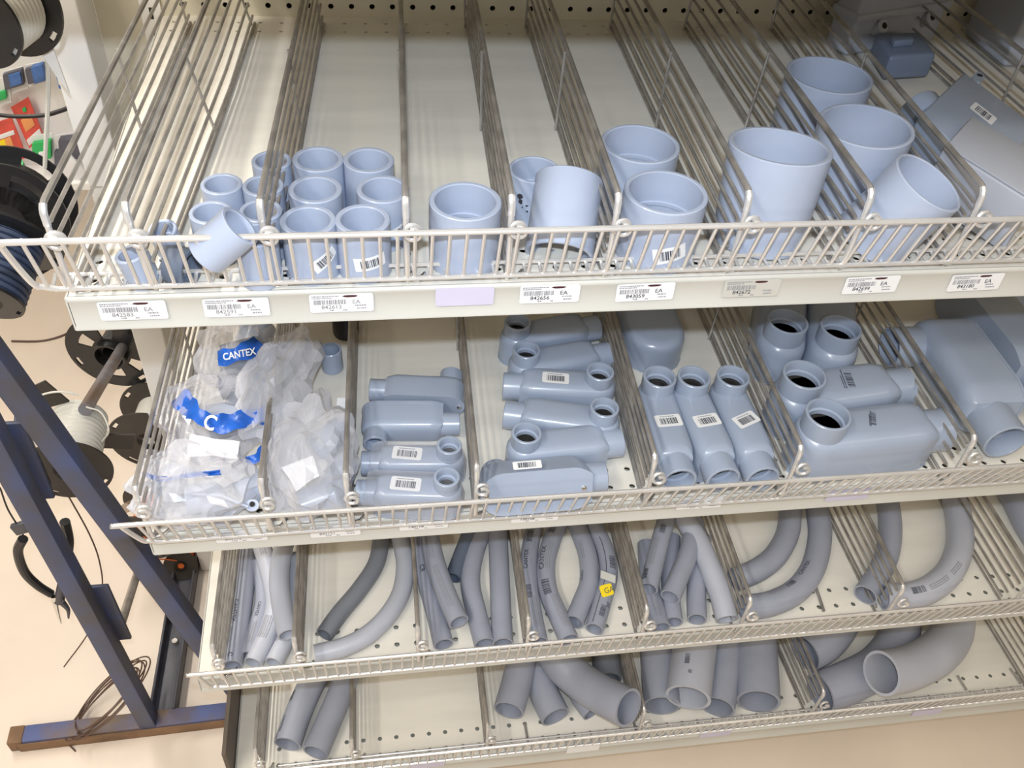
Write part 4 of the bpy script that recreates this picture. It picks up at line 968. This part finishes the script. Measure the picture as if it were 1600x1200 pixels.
t.add('loose_end', tube(spline([(-7.42, -10.00, 23.15), (-6.90, -10.00, 24.01), (-7.38, -9.00, 24.35), (-8.22, -8.50, 24.34)], 6), .05, 6), 'cable_white')
t.add('tail', tube(spline([(-10.99, -8.00, 24.73), (-9.92, -8.00, 25.08), (-9.13, -8.00, 25.03), (-8.60, -8.00, 24.80)], 6), .06, 6), 'cable_white')
fa, fb_ = V((-11.26, -7.50, 24.74)), V((-10.28, -7.50, 25.34))
for k, (c0, c1, c2, c3) in enumerate((((-11.11, -7.60, 25.06), (-10.21, -7.60, 25.53), (-9.39, -7.60, 23.92), (-10.91, -7.60, 23.44)), ((-8.89, -7.60, 20.13), (-8.03, -7.60, 21.14), (-6.52, -7.60, 21.02), (-6.90, -7.60, 19.85)))):
    vs = [V(c) for c in (c0, c1, c2, c3)]; vs += [v + V((0, .12, 0)) for v in vs]
    t.add('flange_wing', (vs, [(0,1,2,3), (7,6,5,4), (0,4,5,1), (1,5,6,2), (2,6,7,3), (3,7,4,0)]), 'reel_brown', smooth=False)
reel('brown reel half hidden by the bags on the second shelf', (-8.61, 0.00, 12.42), (-8.25, 3.12, 12.42), 2.75, .8, 1.5, 'reel_brown', 'cable_white', W3)
reel('lowest dark reel, under the left end of the second shelf', (-10.03, -3.00, 5.41), (-9.46, 0.33, 5.41), 2.45, .7, 1.2, 'reel_brown', 'wire_orange', W2)
reel('small dark reel on the floor beside the white post', (-8.02, -3.00, 1.74), (-8.11, 0.00, 0.49), 1.25, .5, .8, 'reel_brown', 'wire_orange', ())
single('axle_rod', tube([(-8.46, -8.20, 23.86), (-9.87, 5.00, 17.30)], .36, 16), 'steel_pipe', 'blue and rusty steel axle pipe between the white and the black reel', 'axle', group=None)
single('axle_rod', tube([(-8.82, -13.60, 10.32), (-10.08, -4.00, 4.47)],   .28, 14), 'wire_zinc', 'bare grey axle rod reaching from the lower bracket to the lowest reel', 'axle')
single('axle_stub', tube([(-9.99, -4.00, 10.20), (-10.03, -2.00, 8.28)], .33, 14), 'brass_dull', 'short brown axle end left of the milky bag', 'axle')
# pliers hung on a wire
pl = Thing('pliers', 'side cutters with black grips hanging from the rack', 'pliers', (-12.03, -13.00, 11.63))
def sw(pts, rs, name, mt): pl.add(name, tube(spline(pts, 5), [rs[0] + (rs[1]-rs[0])*k/((len(pts)-1)*5) for k in range((len(pts)-1)*5+1)], 10), mt)
sw([(-11.91, -13.00, 19.05), (-12.48, -13.00, 17.96), (-12.68, -13.00, 16.12), (-12.38, -13.00, 14.76), (-11.89, -13.00, 13.78)], (.27, .24), 'grip', 'black_plastic')
sw([(-9.47, -13.00, 20.28), (-9.68, -13.00, 18.61), (-10.14, -13.00, 17.07), (-10.76, -13.00, 15.55)], (.27, .20), 'grip', 'black_plastic')
sw([(-10.73, -13.00, 15.67), (-11.32, -13.00, 14.09), (-11.69, -13.00, 12.95)], (.2, .26), 'handle_shank', 'steel_dark')
pl.add('pivot', lathe([(.0, -.16), (.3, -.16), (.34, 0), (.3, .16), (0, .16)], (-11.62, -13.00, 13.21), (0, -1, .3), 16), 'steel_dark')
sw([(-11.79, -13.00, 13.63), (-11.99, -13.00, 12.32), (-12.17, -13.00, 10.67)], (.22, .04), 'jaw', 'chrome')
sw([(-11.55, -13.00, 12.93), (-11.41, -13.00, 12.09), (-11.61, -13.00, 11.15)], (.2, .05), 'jaw', 'steel_dark')
pl.add('clip', bevel(obox((-12.04, -13.20, 19.56), (.75, 0, .25), (0, .3, 0), (-.15, 0, .75)), .06), 'steel_dark')
pl.add('hanging_wire', tube(spline([(-11.78, -13.00, 23.32), (-11.92, -13.00, 21.63), (-11.84, -13.00, 20.17), (-11.81, -13.00, 19.38)], 5), .045, 6), 'cable_black')
# loose wires
cw = Thing('wire_coil', 'loose coil of brown wire lying over the base bar', 'wire coil', (-12.02, -12.89, 0.30))
cc = V((-11.34, -13.57, 2.20)); e1_ = (V((-8.59, -11.55, 3.60)) - cc).normalized(); e2_ = V((.45, -.75, .5)); e2_ = (e2_ - e1_*e2_.dot(e1_)).normalized(); rn = random.Random(4)
for k in range(7):
    ra, rb = rn.uniform(2.5, 3.4), rn.uniform(1.3, 2.3); off = V((rn.uniform(-.5, .3), rn.uniform(-.3, .3), rn.uniform(-.25, .25)))
    cw.add('wire_loop', tube([cc + off + e1_*ra*math.cos(q) + e2_*rb*math.sin(q) for q in [2*math.pi*j/40 for j in range(40)]], .05, 6, closed=True), 'wire_brown')
cw.add('wire_end', tube(spline([(-14.36, -14.16, 0.60), (-14.45, -14.89, 0.30), (-13.43, -15.93, 0.06)], 5), .05, 6), 'wire_brown')
def loose(label, pts, r, mt): single('loose_wire', tube(spline(pts, 7), r, 6), mt, label, 'wire')
loose('thin brown wire hanging down behind the rack legs', [(-10.02, -10.50, 19.71), (-9.74, -10.50, 15.87), (-9.84, -10.50, 13.01), (-10.43, -10.50, 9.99), (-11.89, -11.00, 6.54), (-14.23, -11.50, 3.19)], .045, 'wire_brown')
loose('dark red wire lying across the floor below the top shelf end', [(-27.36, 26.00, 0.10), (-24.89, 25.85, 0.10), (-23.24, 26.32, 0.10), (-21.80, 27.38, 0.10)], .11, 'wire_brown')
loose('red wire near the foot of the white post', [(-9.93, -2.80, 2.52), (-9.01, -2.80, 2.49), (-8.23, -2.80, 2.22)], .05, 'wire_orange')
loose('orange wire looping near the foot of the white post', [(-11.08, -2.80, -0.25), (-9.58, -2.80, 0.23), (-8.53, -2.80, 0.85), (-7.66, -2.80, 1.82)], .06, 'wire_orange')
loose('black cable crossing in front of the red blister cards', [(-11.31, 0.00, 37.05), (-10.14, 0.00, 36.90), (-8.80, 0.00, 36.96), (-7.91, 0.00, 37.20), (-7.29, 0.00, 37.45)], .12, 'cable_black')
loose('white cable hanging straight down from the top left reel', [(-5.64, -6.00, 45.61), (-5.67, -6.00, 44.06), (-5.83, -6.00, 42.55), (-6.23, -6.00, 40.96), (-6.85, -6.00, 38.97), (-7.32, -6.00, 37.44)], .10, 'cable_white')
single('white_strap', ([V((-6.10, -6.50, 44.78)), V((-5.88, -6.50, 44.00)), V((-5.32, -6.50, 43.68)), V((-5.16, -6.50, 41.35)), V((-5.49, -6.50, 42.07)), V((-5.85, -6.50, 43.19)), V((-6.11, -6.50, 43.86)), V((-6.64, -6.50, 43.40))] + [V(q) + V((0, .08, 0)) for q in (V((-6.10, -6.50, 44.78)), V((-5.88, -6.50, 44.00)), V((-5.32, -6.50, 43.68)), V((-5.16, -6.50, 41.35)), V((-5.49, -6.50, 42.07)), V((-5.85, -6.50, 43.19)), V((-6.11, -6.50, 43.86)), V((-6.64, -6.50, 43.40)))],
    [tuple(range(8)), tuple(reversed(range(8, 16)))] + [(k, k+8, (k+1) % 8 + 8, (k+1) % 8) for k in range(8)]), 'white_paint', 'wide white plastic strap hanging off the top left reel', 'strap', smooth=False)

# ------------------------------------------------------------------ goods on the display behind the post
dp = Thing('display_rack', 'pale display board behind the reels, hung with small packs', 'display', (-24, 37, 0))
dp.add('board', bevel(box((-60, 37, 12), (-10, 38, 50)), .1), 'white_paint', smooth=False)
dp.add('ledge', bevel(box((-60, 33.5, 12), (-10, 37, 12.8)), .1), 'white_paint', smooth=False)
dp.add('foot', box((-59, 36, 0), (-57.5, 40, 12)), 'white_paint', smooth=False); dp.add('foot', box((-13, 36, 0), (-11.5, 40, 12)), 'white_paint', smooth=False)
def pack(label, cor, mt, extra=()):
    a, b, c, d = [V(q) for q in cor]; nrm = (b-a).cross(d-a).normalized(); nrm = nrm if nrm.y < 0 else -nrm
    t = Thing('blister_pack', label, 'blister pack', (a+c)/2, 'packs on the display board')
    vs = [a, b, c, d] + [q - nrm*.12 for q in (a, b, c, d)]
    t.add('card', (vs, [(0,1,2,3), (7,6,5,4), (0,4,5,1), (1,5,6,2), (2,6,7,3), (3,7,4,0)]), mt, smooth=False)
    for nm, (u0, v0, u1, v1), m2, th in extra:
        def Q(u, v): return a.lerp(b, u).lerp(d.lerp(c, u), v)
        t.add(nm, bevel(obox(Q(u0, v0), Q(u1, v0) - Q(u0, v0), Q(u0, v1) - Q(u0, v0), nrm * th), min(.06, th*.3)), m2)
    return t
def q4(*p): return p
pack('clear pack with dark blue parts, left of two under the top left reel', ((-24.25, 36.00, 20.27), (-22.22, 36.00, 21.00), (-22.07, 36.00, 23.01), (-23.89, 36.00, 22.54)), 'paper', (('part', (.05, .3, .95, .95), 'grey_part', .5), ('part', (.35, .4, .9, .9), 'blue_part', .7)))
pack('clear pack with light blue parts, right of two under the top left reel', ((-22.08, 36.00, 21.12), (-20.31, 36.00, 21.72), (-20.15, 36.00, 23.48), (-21.93, 36.00, 23.13)), 'paper', (('part', (.05, .2, .6, .9), 'grey_part', .5), ('part', (.4, .2, .98, .98), 'blue_part', .8)))
pack('narrow blue pack by the left edge of the white post', ((-19.64, 36.00, 20.99), (-18.86, 36.00, 20.63), (-18.82, 36.00, 22.90), (-19.53, 36.00, 23.02)), 'blue_part', (('label_strip', (.1, .2, .9, .5), 'paper', .1),))
pack('red blister card standing slanted, printed with a yellow picture', ((-23.79, 36.00, 15.06), (-22.19, 36.00, 16.36), (-22.46, 36.00, 20.15), (-24.20, 36.00, 19.17)), 'red_card', (('picture', (.2, .35, .8, .65), 'orange_card', .06), ('white_band', (.05, .05, .95, .2), 'paper', .06), ('green_dot', (.5, .75, .7, .85), 'green_part', .08)))
pack('orange red blister card at the left picture edge', ((-26.52, 35.50, 13.37), (-24.08, 35.50, 14.41), (-24.24, 35.50, 18.43), (-26.52, 35.50, 17.69)), 'red_card', (('picture', (.3, .35, .7, .6), 'orange_card', .06), ('yellow_patch', (.2, .4, .45, .6), 'yellow', .08), ('white_band', (.3, .62, .9, .72), 'paper', .07)))
pack('small white pack with a green part at the left edge', ((-25.72, 35.80, 19.15), (-23.92, 35.80, 19.76), (-23.53, 35.80, 22.16), (-25.22, 35.80, 21.81)), 'paper', (('part', (.3, .25, .85, .55), 'green_part', .4),))
pack('pack with a green clip above the black reel', ((-23.52, 35.20, 14.18), (-21.50, 35.20, 14.55), (-21.06, 35.20, 17.04), (-22.89, 35.20, 16.80)), 'paper', (('clip', (.05, .1, .9, .8), 'green_part', .6), ('clip_gap', (.35, .0, .6, .45), 'paper', .7)))
pack('pack with dark grey knobs beside the slanting divider', ((-21.67, 35.20, 13.47), (-18.98, 35.20, 13.71), (-18.46, 35.20, 17.21), (-20.91, 35.20, 16.78)), 'paper', (('knob', (.2, .35, .95, .98), 'grey_part', 1.0), ('knob', (.0, .1, .4, .6), 'grey_part', .7)))
single('white_carton', bevel(obox((-20.63, 34.00, 11.70), (1.9, 0, 1.9), (.3, 2.3, 0), (-1.0, 0, 1.9)), .08), 'paper', 'white carton behind the slanting wires of the first divider', 'carton')
single('green_bottle_cap', lathe([(0, 0), (.6, 0), (.7, .3), (.7, .8), (0, .9)], (-16.69, 14.00, 25.54), (0, -.4, 1), 18), 'green_part', 'small green cap seen through the window of the big black reel', 'cap')
